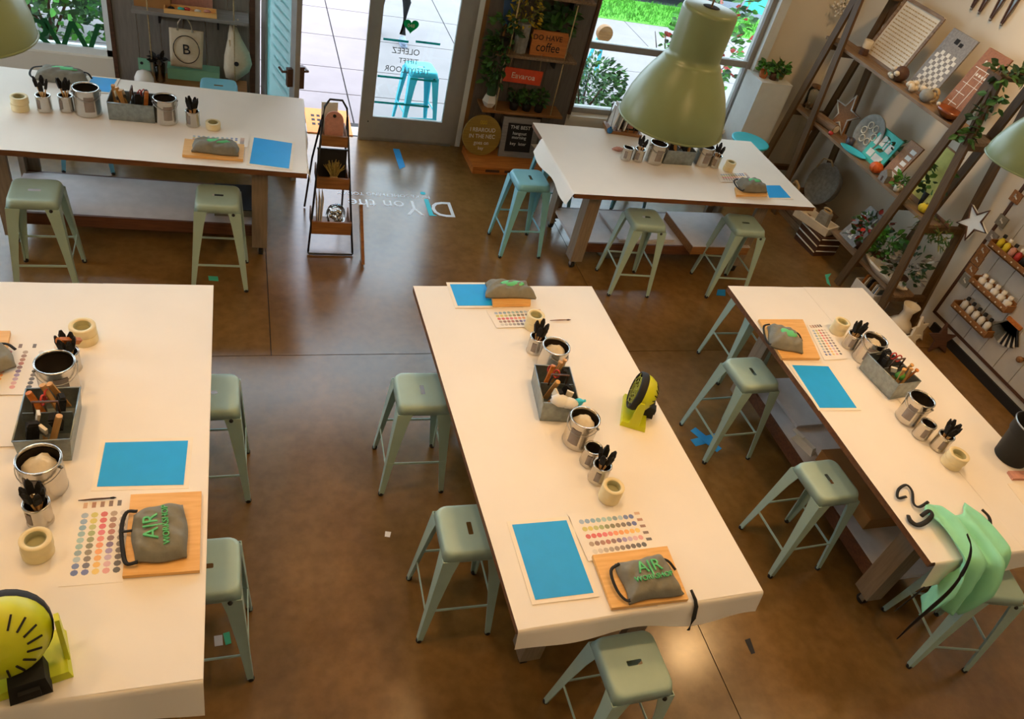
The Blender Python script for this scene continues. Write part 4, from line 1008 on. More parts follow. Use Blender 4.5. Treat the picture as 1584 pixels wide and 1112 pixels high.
# drying rack and picture at the back of that table
p = pz(963, 204, TP)
t = thing('wire_rack', 'wire rack with pale boards at the back of the lamp table', 'rack', (p.x, p.y + .02, TP), -.12)
MB().box((0, 0, .015), (.36, .2, .03)).build('wood_base', M['midwood'], t)
for k in range(6): MB().tube([(-.15 + .06 * k, -.08, .03), (-.15 + .06 * k, -.05, .26), (-.15 + .06 * k, .05, .26), (-.15 + .06 * k, .08, .03)], .005, 6).build('wire_hoop', M['steel'], t)
for k in range(3): MB().box((-.12 + .06 * k, 0, .15), (.012, .17, .22), R=Matrix.Rotation(.12, 3, 'Y')).build('board_panel', M['whiteplastic'], t)
t = thing('framed_picture', 'dark framed picture of a red bottle at the back of the lamp table', 'picture', (p.x + .06, 6.585, TP), -.1, rot=(.1, 0, -.1))
MB().box((0, 0, .17), (.2, .02, .32)).build('picture_board', M['slate'], t)
MB().prism([(-.03, .05), (.03, .05), (.03, .15), (.012, .19), (.012, .24), (-.012, .24), (-.012, .19), (-.03, .15)], -.0125, -.0115, axis='Y').build('printed_bottle', M['pink'], t); MB().box((0, -.012, .255), (.026, .001, .03)).build('printed_cap', M['red'], t)
mb = MB().ball((0, 0, .03), .03); mb.lathe([(.012, .055), (.012, .066)], 10)
tag(mb.build('ink_bottle', mat('blue_glass', '#1c5f8e', .2), None, (p.x - .17, p.y - .06, TP)), 'round dark blue ink bottle beside the wire rack', 'bottle')
mb = MB().ball((0, 0, .012), (.06, .03, .018), 0, 12, 6, .15); tag(mb.build('shop_rag', M['pink'], None, (*base(955, 232), TP)), 'pinkish crumpled rag at the door end of the lamp table', 'rag')

# ---- mint apron hanging over the near corner
AXL, AXR = 3.63, 4.02
mb = MB(); nu, nv = 34, 34; vs_ = []
for j in range(nv + 1):
    t_ = j / nv; s = t_ * (.66 + .12 * math.sin(2.2 * t_))                       # metres along the cloth: .34 on the table, then hanging
    for i in range(nu + 1):
        u_ = i / nu; e = .33 + .03 * math.sin(6 * u_)
        xx = AXL + (AXR - AXL) * u_ + (.05 - .08 * t_) * (1 - u_) + .03 * math.sin(5 * t_)
        fold = math.sin(19 * u_ + 1.5 * math.sin(3 * t_)); fold2 = math.sin(29 * u_ + 2)
        on = min(s, e); off = max(0, s - e)
        yy = 1.955 + .05 * math.sin(7 * u_) - on - .02 - min(off, .05) * .5 - .085 * min(1, off / .2) * (fold * .7 + .3 * fold2) - .03 * min(1, off / .1)
        zz = TP + .012 + (.022 + .02 * fold + .008 * fold2) * (1 - min(1, off / .08) * .3) * (.4 + .6 * min(1, s / .1)) - max(0, off - .025) * (.96 + .06 * math.sin(9 * u_)) * (1.0 if u_ < .7 else .95)
        vs_.append((xx, yy, zz))
N1 = nu + 1
mb.add(vs_, [(j * N1 + i, j * N1 + i + 1, (j + 1) * N1 + i + 1, (j + 1) * N1 + i) for j in range(nv) for i in range(nu)], 0, True)
t = thing('mint_apron', 'mint green apron with black straps draped over the table corner', 'apron', (0, 0, 0))
o = mb.build('cloth', M['aprongreen'], t); sm = o.modifiers.new('thick', 'SOLIDIFY'); sm.thickness = .004
def pxpath(lst): return smooth([tuple(py(u, v, yy)) if kind == 'y' else tuple(pz(u, v, yy)) for kind, u, v, yy in lst])
MB().tube(pxpath([('z', 1402, 768, TP + .012), ('z', 1389, 770, TP + .014), ('z', 1390, 757, TP + .016), ('z', 1402, 750, TP + .014), ('z', 1411, 760, TP + .012), ('z', 1413, 778, TP + .012), ('z', 1422, 784, TP + .02), ('z', 1436, 776, TP + .03)]), .009, 8, flat=.4).build('neck_strap', M['rubber'], t)
MB().tube(pxpath([('z', 1425, 798, TP + .05), ('z', 1437, 790, TP + .05), ('z', 1442, 796, TP + .05), ('z', 1434, 806, TP + .03), ('z', 1420, 812, TP + .012), ('z', 1409, 806, TP + .012), ('z', 1405, 797, TP + .012)]), smooth_r([.012, .012, .012, .014, .016, .018, .012]), 8, flat=.4).build('buckle_strap', M['rubber'], t)
MB().tube(pxpath([('y', 1496, 826, 1.53), ('y', 1502, 845, 1.49), ('y', 1498, 868, 1.49), ('y', 1485, 893, 1.49), ('y', 1468, 915, 1.49), ('y', 1443, 938, 1.49), ('y', 1415, 962, 1.49), ('y', 1388, 988, 1.49)]), smooth_r([.008, .009, .010, .012, .018, .022, .016, .007]), 8, flat=.35).build('waist_strap', M['rubber'], t)
MB().tube(pxpath([('y', 1430, 908, 1.5), ('y', 1410, 925, 1.5), ('y', 1383, 946, 1.5)]), smooth_r([.01, .009, .005]), 8, flat=.4).build('waist_strap', M['rubber'], t)
MB().tube(pxpath([('z', 1519, 788, TP + .04), ('z', 1530, 800, TP + .03), ('z', 1532, 815, TP + .02)]), .012, 8, flat=.4).build('waist_strap', M['rubber'], t)

# ---- things on the lower shelves
SZ = .2615
def flat_box(name, label, x, y, z, w, d, h, rz, mt, mt2=None, cat='box'):
    t = thing(name, label, cat, (x, y, z), rz)
    MB().box((0, 0, h / 2), (w, d, h)).build('box_body', M[mt], t)
    MB().box((0, 0, h + .004), (w + .004, d + .004, .008)).build('lid', M[mt2 or mt], t)
    return t
flat_box('white_flat_box', 'white flat box with wooden sides sticking out below the lamp table', 4.45, 5.86, SZ, .66, .62, .085, .03, 'midwood', 'shelftop')
flat_box('foam_sheet', 'thin white panel lying on the lower shelf of the lamp table', 3.72, 5.98, SZ, .62, .5, .015, .06, 'shelftop')
t = thing('round_tin', 'grey green oval tin on the floor under the lamp table', 'tin', (*pz(945, 386, .05).xy, 0), .1)
MB().lathe([(0, 0), (.14, 0), (.15, .03), (.15, .09), (0, .095)], 24, caps=(False, False), sy=.6).build('tin_body', M['apron'], t); MB().lathe([(.153, .075), (.153, .1), (0, .104)], 24, caps=(False, False), sy=.6).build('lid', M['greenbox'], t)
flat_box('dark_crate', 'dark grey crate on the lower shelf of the back door table', -.05, 6.06, SZ, .30, .4, .06, 0, 'apron', 'slate')
flat_box('long_carton', 'long brown carton on the lower shelf of the apron table', 4.16, 2.62, SZ, .40, .62, .10, 0, 'cardboard')
flat_box('white_carton', 'white paper stack on the far lower shelf of the apron table', 4.2, 3.45, SZ, .45, .40, .02, .03, 'shelftop')
t = thing('glue_gun', 'white glue gun lying on the apron table lower shelf', 'glue gun', (3.93, 3.06, SZ), .3)
MB().box((0, 0, .03), (.05, .2, .06), top=.8).build('barrel', M['whiteplastic'], t); MB().box((0, .06, .02), (.035, .05, .04)).box((0, .08, .062), (.03, .1, .012)).build('grip', M['whiteplastic'], t); MB().lathe([(.012, 0), (.005, .03)], 10).build('nozzle', M['steel'], t, (0, -.1, .03), (PI / 2, 0, 0))

# ------------------------------------------------------------------ floor marks
def floor_patch(name, label, cat, pts, mt, z=.001, group=None):
    P = [pz(u, v, 0) for u, v in pts]; c, q = quad_local(P)
    area = sum(q[i][0] * q[(i + 1) % len(q)][1] - q[(i + 1) % len(q)][0] * q[i][1] for i in range(len(q)))
    return tag(MB().prism(q if area > 0 else q[::-1], 0, .0012).build(name, M[mt], None, (c.x, c.y, z)), label, cat, group)
G = 'tape marks on the floor'
floor_patch('tape_mark', 'blue tape strip on the floor before the closed door', 'tape mark', [(608, 230), (618, 231), (627, 258), (618, 262), (613, 247)], 'bluetape', group=G)
floor_patch('tape_mark', 'blue tape arc on the floor under the back door table', 'tape mark', [(107, 270), (122, 275), (140, 273), (135, 281), (120, 282), (110, 279)], 'bluetape', group=G)
floor_patch('tape_mark', 'green tape bit on the floor beyond the left front table', 'tape mark', [(322, 427), (337, 428), (338, 435), (323, 434)], 'greentape', group=G)
t = thing('tape_cross', 'blue tape cross on the floor below the apron table stools', 'tape mark', tuple(pz(1092, 680, .001)), .2)
MB().box((0, 0, .0006), (.26, .07, .0012)).build('tape_strip', M['bluetape'], t); MB().box((0, 0, .0014), (.07, .26, .0012), rz=.3).build('tape_strip', M['bluetape'], t)
floor_patch('tape_mark', 'teal tape hook on the floor before the ladder shelves', 'tape mark', [(1276, 425), (1286, 423), (1281, 430), (1285, 443), (1279, 438)], 'greentape', group=G)
floor_patch('tape_mark', 'blue tape bit at the far corner of the apron table', 'tape mark', [(1110, 448), (1122, 448), (1122, 458), (1108, 457)], 'bluetape', group=G)
floor_patch('tape_mark', 'blue tape bit on the floor below the hanging paper flap', 'tape mark', [(877, 325), (893, 322), (890, 332), (876, 334)], 'bluetape', group=G)
floor_patch('paper_scrap', 'green paper scrap on the floor by the left front table', 'scrap', [(345, 980), (355, 977), (358, 995), (349, 998)], 'greentape')
floor_patch('paper_scrap', 'grey paper scrap on the floor by the left front table', 'scrap', [(331, 984), (344, 982), (345, 998), (332, 1000)], 'shelftop')
floor_patch('paper_scrap', 'tiny white paper scrap on the floor beside the middle front table', 'scrap', [(596, 822), (605, 823), (603, 831), (595, 830)], 'paper')
floor_patch('floor_stain', 'dark scuff on the floor near the middle front table end', 'stain', [(1152, 990), (1160, 987), (1168, 1010), (1162, 1012)], 'joint')
# vinyl lettering, to be read from the doorway
t = thing('floor_decal', 'white and turquoise DIY lettering stuck on the floor inside the door', 'decal', (1.55, 6.58, .0012))
text('lettering', 'D', .40, M['decal'], t, (.35, 0, 0), (0, 0, PI), .0006, sx=.85)
text('lettering', 'Y', .38, M['decal'], t, (.06, 0, 0), (0, 0, PI), .0006, sx=.75)
a = MB().prism([(.19, .16), (.235, .16), (.235, -.12), (.27, -.145), (.19, -.145)][::-1], 0, .0012).build('lettering', M['decalteal'], t); MB().lathe([(.028, 0), (.028, .0012)], 14, (.20, .27, 0)).build('dot', M['decalteal'], t)
text('lettering', 'on the', .21, M['decal'], t, (-.30, .03, 0), (0, 0, PI), .0006)
text('lettering', 'MAKE SOMETHING TODAY', .075, M['decal'], t, (-.2, .2, 0), (0, 0, PI), .0006)

# ------------------------------------------------------------------ tiered display rack by the door table
t = thing('display_rack', 'narrow black display rack with wooden tiers near the open door', 'rack', (.735, 5.73, 0))
def rk(z): return .19 - .105 * z / 1.25, .34 * z / 1.25      # half width, depth offset at height z
mb = MB()
for s in (-1, 1):
    mb.tube([(s * rk(z)[0], rk(z)[1], z) for z in (.02, .4, .8, 1.1)], .009, 8)
mb.tube([(-.19, .0, .02), (-.18, -.01, .012), (.18, -.01, .012), (.19, 0, .02)], .009, 8)
w_, d_ = rk(1.1); mb.tube([(-w_, d_, 1.1), (-w_ * .9, d_ + .02, 1.2), (-w_ * .5, d_ + .03, 1.26), (w_ * .5, d_ + .03, 1.26), (w_ * .9, d_ + .02, 1.2), (w_, d_, 1.1)], .009, 8)
mb.build('front_frame', M['black'], t)
for s in (-1, 1): MB().tube([(s * .17, .75, .012), (s * .14, .58, .6), (s * rk(1.1)[0], rk(1.1)[1] + .03, 1.12)], .009, 8).build('rear_leg', M['black'], t)
for z, hh in ((.18, .12), (.56, .10), (.90, .09)):
    w_, d_ = rk(z)
    MB().box((0, d_ + .0, z + hh / 2), (2 * w_ - .02, .018, hh)).build('tier_front', M['midwood'], t)
    MB().box((0, d_ + .13, z + .008), (2 * w_ - .02, .24, .016)).build('tier_floor', M['midwood'], t)
    for s in (-1, 1): MB().box((s * (w_ - .016), d_ + .13, z + hh / 2), (.012, .24, hh)).build('tier_side', M['midwood'], t)
def inrack(lx, ly, z): return (.735 + lx, 5.73 + ly, z)
o = thing('paddle_board', 'pink round-topped paddle in the top tier of the display rack', 'board', inrack(0, rk(.9)[1] + .10, .917), rot=(-.15, 0, 0))
MB().prism([(-.075, 0), (.075, 0)] + [(.075 * math.cos(a), .15 + .075 * math.sin(a)) for a in [PI * k / 14 for k in range(15)]], -.01, .01, axis='Y').build('panel', M['pink'], o); MB().lathe([(.014, 0), (.014, .004)], 10).build('hanging_hole', M['rubber'], o, (0, -.0105, .19), (PI / 2, 0, 0))
tag(MB().box((0, 0, .13), (.13, .02, .26)).box((0, -.012, .13), (.11, .006, .235)).build('paper_pad', M['whiteplastic'], None, inrack(-.03, rk(.9)[1] + .19, .917), (-.12, 0, .1)), 'white paper pad behind the pink paddle in the display rack', 'pad')
o = thing('chalk_panel', 'dark chalk panel in the second tier of the display rack', 'panel', inrack(0, rk(.56)[1] + .17, .577), rot=(-.12, 0, 0))
MB().box((0, 0, .12), (.24, .014, .24)).build('slate_face', M['slate'], o); MB().box((0, 0, .243), (.25, .018, .012)).build('top_strip', M['black'], o)
o = thing('straw_bundle', 'fan-shaped straw bundle in the second tier of the display rack', 'bundle', inrack(.01, rk(.56)[1] + .08, .577))
mb = MB()
for k in range(26): a = random.uniform(-.75, .75); mb.tube([(.0, 0, 0), (.06 * math.sin(a), random.uniform(-.02, .02), .1), (.13 * math.sin(a), random.uniform(-.04, .03), .2 * math.cos(a))], [.006, .006, .003], 5)
mb.build('straw', M['burlap'], o)['kind'] = 'stuff'; MB().lathe([(.03, .03), (.034, .045), (.03, .06)], 12).build('tie_band', M['rope'], o)
o = thing('bead_bag', 'clear bag of silver beads in the bottom tier of the display rack', 'bag', inrack(.04, rk(.18)[1] + .10, .197))
MB().ball((0, 0, .11), (.085, .07, .105), 0, 16, 10, .06).build('bag_skin', M['clearglass'], o)
for k in range(22):
    a = random.uniform(0, 2 * PI); r_ = .05 * math.sqrt(random.random()); cached('bead', 'bead', lambda: MB().ball((0, 0, 0), .018, 0, 10, 7), M['chrome'], o, (r_ * math.cos(a), r_ * math.sin(a), .05 + .11 * random.random()))
o = thing('paper_sleeve', 'white paper sleeves standing in the bottom tier of the display rack', 'paper', inrack(-.10, rk(.18)[1] + .12, .197))
for k in range(3): MB().box((-.02 + .02 * k, 0, .15), (.004, .16, .30), R=Matrix.Rotation(-.06 + .05 * k, 3, 'Y')).build('sleeve', M['paper'], o)
o = thing('leaning_sign', 'tall white sign with brown edge leaning on the display rack', 'sign', (1.0, 5.62, 0), rot=(-.35, -.08, .0))
MB().box((0, 0, .26), (.022, .10, .5)).build('sign_board', M['whitetrim'], o); MB().box((.0, -.056, .26), (.026, .014, .52)).build('edge_strip', M['midwood'], o)

# ------------------------------------------------------------------ shelf with bags, door side
SY = 7.66
def shelf_board(name, label, x0, x1, z, y0, y1, mt, brackets, th=.03):
    t = thing(name, label, 'shelf', ((x0 + x1) / 2, (y0 + y1) / 2, z))
    MB().box((0, 0, -th / 2), (x1 - x0, y1 - y0, th)).build('board', M[mt], t)
    for bx in brackets: MB().box((bx, (y1 - y0) / 2 - .06, -th - .06), (.018, .12, .12)).build('bracket', M['black'], t)
    return t
tb = shelf_board('bag_shelf', 'grey wooden shelf above the tote bag', -.88, .10, 1.19, SY, 7.93, 'greyboard', (-.28, .22))
for s in (-.36, .36): MB().tube([(s, -.11, -.6), (s, -.11, 1.4)], .006, 6).build('rope', M['rope'], tb)
def stand(name, label, cat, u, v, z, dims, mt, rz=0, yoff=0, group=None, lidmt=None):
    p = pz(u, v, z); t = thing(name, label, cat, (p.x, p.y + yoff, z), rz, group)
    MB().box((0, 0, dims[2] / 2), dims).build('box_body', M[mt], t); MB().box((0, 0, dims[2] + .003), (dims[0] + .004, dims[1] + .004, .006)).build('lid', M[lidmt or mt], t)
    return t
stand('storage_box', 'brown cardboard box on the bag shelf', 'box', 236, 12, 1.191, (.30, .2, .2), 'cardboard', yoff=.1)
stand('storage_box', 'pinkish box on the bag shelf', 'box', 296, 16, 1.191, (.36, .1, .22), 'pink', yoff=.155)
t = thing('craft_tray', 'shallow wooden tray of craft bits on the bag shelf', 'tray', (*pz(295, 22, 1.191).xy, 1.191), .02); t.location.y = 7.735
mb = MB(); mb.box((0, 0, .006), (.44, .13, .012))
for s in (-1, 1): mb.box((0, s * .061, .02), (.44, .01, .04)); mb.box((s * .215, 0, .02), (.01, .13, .04))
mb.build('tray_body', M['board'], t)
for k, (mt_, xx) in enumerate((('ink', -.16), ('red', -.03), ('tealvinyl', -.08), ('rag', .06), ('pink', .14))): MB().ball((xx, -.01 * k % .03, .026), (.03, .02, .015), 0, 10, 6, .15).build('craft_bit', M[mt_], t)
# tote bag with a circled B
BY = 7.74
pts = [py(u, v, BY) for u, v in ((264, 101), (313, 107), (315, 49), (261, 42))]
c = sum(pts, Vector()) / 4
t = thing('tote_bag', 'cream tote bag printed with a circled B, hanging under the shelf', 'bag', tuple(c))
n = 12; vs_ = []
for side in (-1, 1):
    for j in range(n + 1):
        for i in range(n + 1):
            a, b = i / n, j / n; q = (pts[0].lerp(pts[1], a)).lerp(pts[3].lerp(pts[2], a), b)
            e = math.sin(PI * a) ** .5 * math.sin(PI * min(b, .97)) ** .6
            vs_.append((q.x - c.x, side * (.004 + .022 * e + .004 * math.sin(9 * a + 5 * b)), q.z - c.z))
N1 = n + 1; K = N1 * N1
fs = [(j * N1 + i, j * N1 + i + 1, (j + 1) * N1 + i + 1, (j + 1) * N1 + i) for j in range(n) for i in range(n)]
ed = [i for i in range(n)] + [j * N1 + n for j in range(n)] + [n * N1 + n - i for i in range(n)] + [(n - j) * N1 for j in range(n)]
mb = MB(); mb.add(vs_, fs + [tuple(reversed([K + a for a in f])) for f in fs] + [(ed[k], K + ed[k], K + ed[(k + 1) % len(ed)], ed[(k + 1) % len(ed)]) for k in range(len(ed))], 0, True)
mb.build('bag_body', M['canvas'], t)
hz_ = pts[2].z - c.z
MB().tube([(-.065, -.012, hz_ - .01), (-.06, -.014, hz_ + .06), (-.03, .0, hz_ + .10), (.02, .0, hz_ + .10), (.05, -.014, hz_ + .05), (.06, -.012, hz_ - .015)], .011, 8, flat=.4).build('handle', M['canvas'], t)
MB().tube([(.112 * math.cos(2 * PI * k / 40), -.031 + .010 * abs(math.cos(2 * PI * k / 40)) ** 2 + .004 * abs(math.sin(2 * PI * k / 40)), .0 + .128 * math.sin(2 * PI * k / 40)) for k in range(40)], .0035, 6, closed=True).build('printed_ring', M['ink'], t)
text('lettering', 'B', .13, M['ink'], t, (0, -.033, .0), (PI / 2, 0, 0), .003)
# pale apron bag at the shelf end
pts = [(355, 38), (352, 60), (347, 85), (346, 105), (349, 120), (365, 126), (372, 121), (385, 112), (390, 100), (386, 82), (374, 60), (366, 42)]
P = [py(u, v, 7.72) for u, v in pts]; c = sum(P, Vector()) / len(P)
t = thing('hanging_bag', 'pale cloth bag with a black dot hanging at the shelf end', 'bag', tuple(c))
mb = MB(); q = [(p.x - c.x, p.z - c.z) for p in P]; inner = [(x_ * .55, z_ * .55) for x_, z_ in q]; nn = len(q)
vs_ = [(x_, .0, z_) for x_, z_ in q] + [(x_, -.035, z_) for x_, z_ in inner] + [(0, -.042, 0)] + [(x_, .03, z_) for x_, z_ in inner] + [(0, .035, 0)]
fs = []
for k in range(nn):
    k2 = (k + 1) % nn; fs += [(k, k2, nn + k2, nn + k), (nn + k, nn + k2, 2 * nn), (k2, k, 2 * nn + 1 + k, 2 * nn + 1 + k2), (2 * nn + 1 + k2, 2 * nn + 1 + k, 3 * nn + 1)]
mb.add(vs_, fs, 0, True); mb.build('cloth', M['canvas'], t)
MB().lathe([(.022, 0), (.022, .004)], 14).build('black_dot', M['ink'], t, (.0, -.043, -.05), (PI / 2, 0, 0)); MB().tube([(0, 0, q[0][1]), (.02, -.01, q[0][1] + .06)], .008, 6).build('strap', M['canvas'], t)
MB().tube([(-.03, -.02, -.06), (-.06, -.02, .16)], .006, 6).build('cord', M['rope'], t)
# low console under the shelf
t = thing('console_bench', 'low brown console behind the back door table', 'console', (-.41, 7.72, 0))
MB().box((0, 0, .52), (.98, .36, .03)).build('top_board', M['midwood'], t)
for sx in (-1, 1):
    for sy in (-1, 1): MB().box((sx * .46, sy * .15, .2525), (.04, .04, .505)).build('leg', M['darkwood'], t)
CZ = .536
def onc(u, v, y): p = py(u, v, y); return p
p = py(223, 99, 7.84); t = thing('mint_card', 'mint green card sign with a small emblem behind the back door table', 'sign', (p.x, 7.84, CZ)); MB().box((0, 0, p.z - CZ), (.1, .012, .11)).build('card', M['greenbox'], t); MB().lathe([(.014, 0), (.014, .003)], 12).build('emblem', M['ink'], t, (-.02, -.006, p.z - CZ + .01), (PI / 2, 0, 0)); MB().tube([(0, .0, 0), (0, 0, p.z - CZ - .05)], .006, 6).build('stand_rod', M['steel'], t)
p = py(247, 108, 7.72); t = thing('glass_vase', 'glass vase of black flowers behind the back door table', 'vase', (p.x, 7.72, CZ))
hv = py(247, 98, 7.72).z - CZ
MB().lathe([(0, .003), (.045, .003), (.05, hv), (.047, hv), (.043, .008), (0, .008)], 20, caps=(False, False)).build('vase_glass', M['clearglass'], t)
mb = MB()
for k in range(16): a = random.uniform(0, 2 * PI); mb.leaf((.02 * math.cos(a), .02 * math.sin(a), hv + .04), (math.cos(a), math.sin(a), random.uniform(-.2, .8)), .09, .05)
mb.build('black_flower', M['foam'], t)
for k in range(4): MB().tube([(.01 * k - .015, .0, .01), (.012 * k - .02, .0, hv + .05)], .004, 6).build('stem', M['darkwood'], t)
p = py(222, 117, 7.62); t = thing('sun_hat', 'white and pink cap behind the back door table', 'hat', (p.x, 7.64, CZ)); MB().lathe([(.085, .0), (.082, .05), (.06, .10), (.02, .122), (0, .124)], 20, caps=(True, False)).build('crown', M['whiteplastic'], t); MB().box((.0, -.07, .008), (.14, .10, .012), top=.8).build('brim', M['pink'], t)
stand('green_carton', 'mint green patterned carton behind the back door table', 'box', 300, 128, CZ, (.46, .2, .10), 'greenbox', yoff=.14)
for k in range(5): pass

# ------------------------------------------------------------------ rope shelves between door and wide window
RY0, RY1 = 7.66, 7.925
def rope_shelf(label, x0, x1, z, mt, zr):
    t = shelf_board('rope_shelf', label, x0, x1, z, RY0, RY1, mt, ((x0 - x1) * .3, (x1 - x0) * .3), .028)
    for s in (x0 - (x0 + x1) / 2 + .14, x1 - (x0 + x1) / 2 - .14):
        MB().tube([(s, -.115, -.02), (s, -.115, zr)], .007, 6).build('rope', M['rope'], t)
    return t
rope_shelf('wooden rope shelf holding the coffee sign and flowers', 2.48, 3.38, 1.19, 'oldwood', .56)
rope_shelf('wooden rope shelf holding small dark planters', 2.46, 3.38, .58, 'midwood', .57)
rope_shelf('top wooden rope shelf above the coffee sign', 2.6, 3.42, 1.80, 'oldwood', .9)
t = thing('wood_sign', 'wooden coffee sign on the rope shelf', 'sign', (*py(845, 90, 7.74).xy, 1.191), rot=(-.12, 0, .02)); t.location.y = 7.74
MB().box((0, 0, .125), (.40, .03, .25)).build('sign_block', M['orangewood'], t)
text('lettering', 'DO HAVE', .075, M['ink'], t, (-.03, -.017, .18), (PI / 2, 0, 0), .001); text('lettering', 'coffee', .13, M['ink'], t, (-.01, -.017, .085), (PI / 2, 0, 0), .001, sx=.85)
t = thing('bark_vase', 'grey bark vase of yellow flowers on the rope shelf', 'vase', (2.76, 7.78, 1.191))
MB().lathe([(0, 0), (.068, 0), (.072, .15), (.070, .30), (.06, .30), (.055, .02), (0, .02)], 14, caps=(False, False), smooth=False).build('bark_cylinder', M['stone'], t)
mb = MB()
for k in range(160):
    a = random.uniform(0, 2 * PI); rr = .15 * math.sqrt(random.random()); mb.leaf((rr * math.cos(a), rr * math.sin(a) * .7, .22 + random.uniform(0, .36)), (math.cos(a), math.sin(a), random.uniform(-1, 1)), .06, .025, 0 if random.random() < .5 else 1)
mb.build('foliage', [M['leafy'], M['moss']], t)
def pot_plant(name, label, loc, pr, ph, potmt, n, spread, hgt_, lmts, trail=0.0, ls=.06, flat=1.0, cat='plant', group=None):
    t = thing(name, label, cat, loc, 0, group)
    MB().lathe([(0, 0), (pr * .75, 0), (pr, ph), (pr * .9, ph), (pr * .7, .01), (0, .01)], 16, caps=(False, False)).build('pot', M[potmt], t)
    mb = MB()
    for k in range(n):
        a = random.uniform(0, 2 * PI); rr = spread * math.sqrt(random.random())
        zz = ph + hgt_ * random.random() if random.random() > trail else ph - random.random() ** 1.3 * trail * .75
        if zz < ph: rr = pr * 1.05 + .35 * rr; a = random.uniform(PI * .9, PI * 1.6)
        mb.leaf((rr * math.cos(a), rr * math.sin(a) * flat, zz), (math.cos(a), math.sin(a) * flat, random.uniform(-.6, .9)), ls * random.uniform(.7, 1.3), ls * .6, random.randrange(len(lmts)))
    mb.build('foliage', [M[q] for q in lmts], t)
    return t
pot_plant('trailing_plant', 'trailing green plant hanging off the rope shelf beside the door trim', (2.56, 7.75, 1.191), .07, .12, 'rubber', 190, .13, .22, ('leaf', 'leafd'), trail=.62, ls=.085)
pot_plant('broad_leaf_plant', 'dark broad-leaved plant behind the coffee sign', (3.14, 7.81, 1.191), .045, .24, 'rubber', 70, .14, .22, ('leafd', 'leaf'), ls=.12, flat=.35)
t = thing('blue_oar', 'blue painted paddle blade beside the yellow flowers', 'paddle', (2.60, 7.9, 1.191)); MB().prism([(-.03, .2), (.03, .2), (.07, .5), (.06, .75), (-.06, .75), (-.07, .5)], -.008, .008, axis='Y').build('blade', mat('slate_blue', '#3c5a80', .6), t); MB().tube([(0, 0, 0), (0, 0, .22)], .014, 8).build('shaft', M['midwood'], t)
t = thing('orange_sign', 'orange sign with cream lettering hanging under the coffee sign shelf', 'sign', (*py(809, 118, 7.70).xy, py(809, 118, 7.70).z), rot=(0, .03, 0))
MB().box((0, 0, 0), (.42, .02, .15)).build('sign_panel', M['orange'], t); text('lettering', 'Eavaroa', .085, M['cream'], t, (0, -.0115, -.0), (PI / 2, 0, 0), .001)
MB().tube([(-.17, 0, .075), (-.15, .02, .25)], .003, 6).build('hanging_cord', M['rope'], t); MB().tube([(.17, 0, .075), (.15, .02, .25)], .003, 6).build('hanging_cord', M['rope'], t)
t = thing('faceted_planter', 'white faceted planter with a tall cactus on the lower rope shelf', 'planter', (2.55, 7.76, .581))
MB().lathe([(.05, 0), (.085, .06), (.06, .13), (.05, .13), (.0, .12)], 6, smooth=False, caps=(True, False)).build('planter_body', M['whiteplastic'], t)
MB().lathe([(.045, .11), (.055, .2), (.05, .32), (.02, .37), (0, .375)], 10, caps=(False, False), smooth=False).build('cactus', M['leafd'], t)
for k, (u_, lab) in enumerate(((794, 'small black pot with tufted green plant on the lower rope shelf, by the cactus'), (814, 'small black pot with tufted green plant in the middle of the lower rope shelf'), (833, 'small black pot with tufted green plant on the lower rope shelf, farthest from the cactus'))):
    x_ = py(u_, 168, 7.74).x; pot_plant('small_planter', lab, (x_, 7.74, .581), .055, .09, 'rubber', 50, .05, .13, ('leaf', 'leafd'), ls=.07, group='small planters on the lower rope shelf')
t = thing('wooden_plinth', 'low orange wooden plinth under the round sign and chalkboard', 'plinth', (2.84, 7.58, 0), 0.03)
MB().box((0, 0, .04), (.95, .48, .08)).build('plinth_block', M['orangewood'], t)
for k in range(3): MB().box((-.25 + .22 * k, -.2405, .04), (.16, .002, .03)).build('printed_mark', M['darkwood'], t)
PZ_ = .081
t = thing('round_sign', 'round yellow wooden sign with white lettering leaning by the door trim', 'sign', (2.50, 7.60, PZ_), rot=(-.18, 0, .05))
mb = MB(); mb.prism([(.22 * math.cos(2 * PI * k / 36), .22 + .22 * math.sin(2 * PI * k / 36)) for k in range(36)], -.012, .012, axis='Y'); mb.build('disc', wood('yellow_wood', '#9a7a2c', '#87691f'), t)
for z_, s_, b_ in ((.36, .06, '000'), (.28, .062, 'I RBAROUD'), (.21, .062, 'IN THE NEC'), (.14, .06, 'goes on'), (.08, .05, 'key')): text('lettering', b_, s_, M['leafy'] if b_ == '000' else M['chalk'], t, (0, -.0135, z_), (PI / 2, 0, 0), .001, sx=.9)
t = thing('chalkboard', 'grey framed chalkboard with chalk writing beside the round sign', 'chalkboard', (2.93, 7.62, PZ_), rot=(-.16, 0, .0))
MB().box((0, 0, .22), (.36, .012, .40)).build('slate_face', M['slate'], t)
mb = MB(); mb.box((0, -.004, .03), (.42, .03, .06)).box((0, -.004, .41), (.42, .03, .06)).box((-.18, -.004, .22), (.06, .03, .32)).box((.18, -.004, .22), (.06, .03, .32)); mb.build('frame', M['greyboard'], t)
for z_, s_, b_ in ((.33, .055, 'THE BEST'), (.265, .05, 'hangout'), (.22, .05, 'morning'), (.15, .05, 'key  later')): text('lettering', b_, s_, M['chalk'], t, (0, -.0075, z_), (PI / 2, 0, 0), .001)
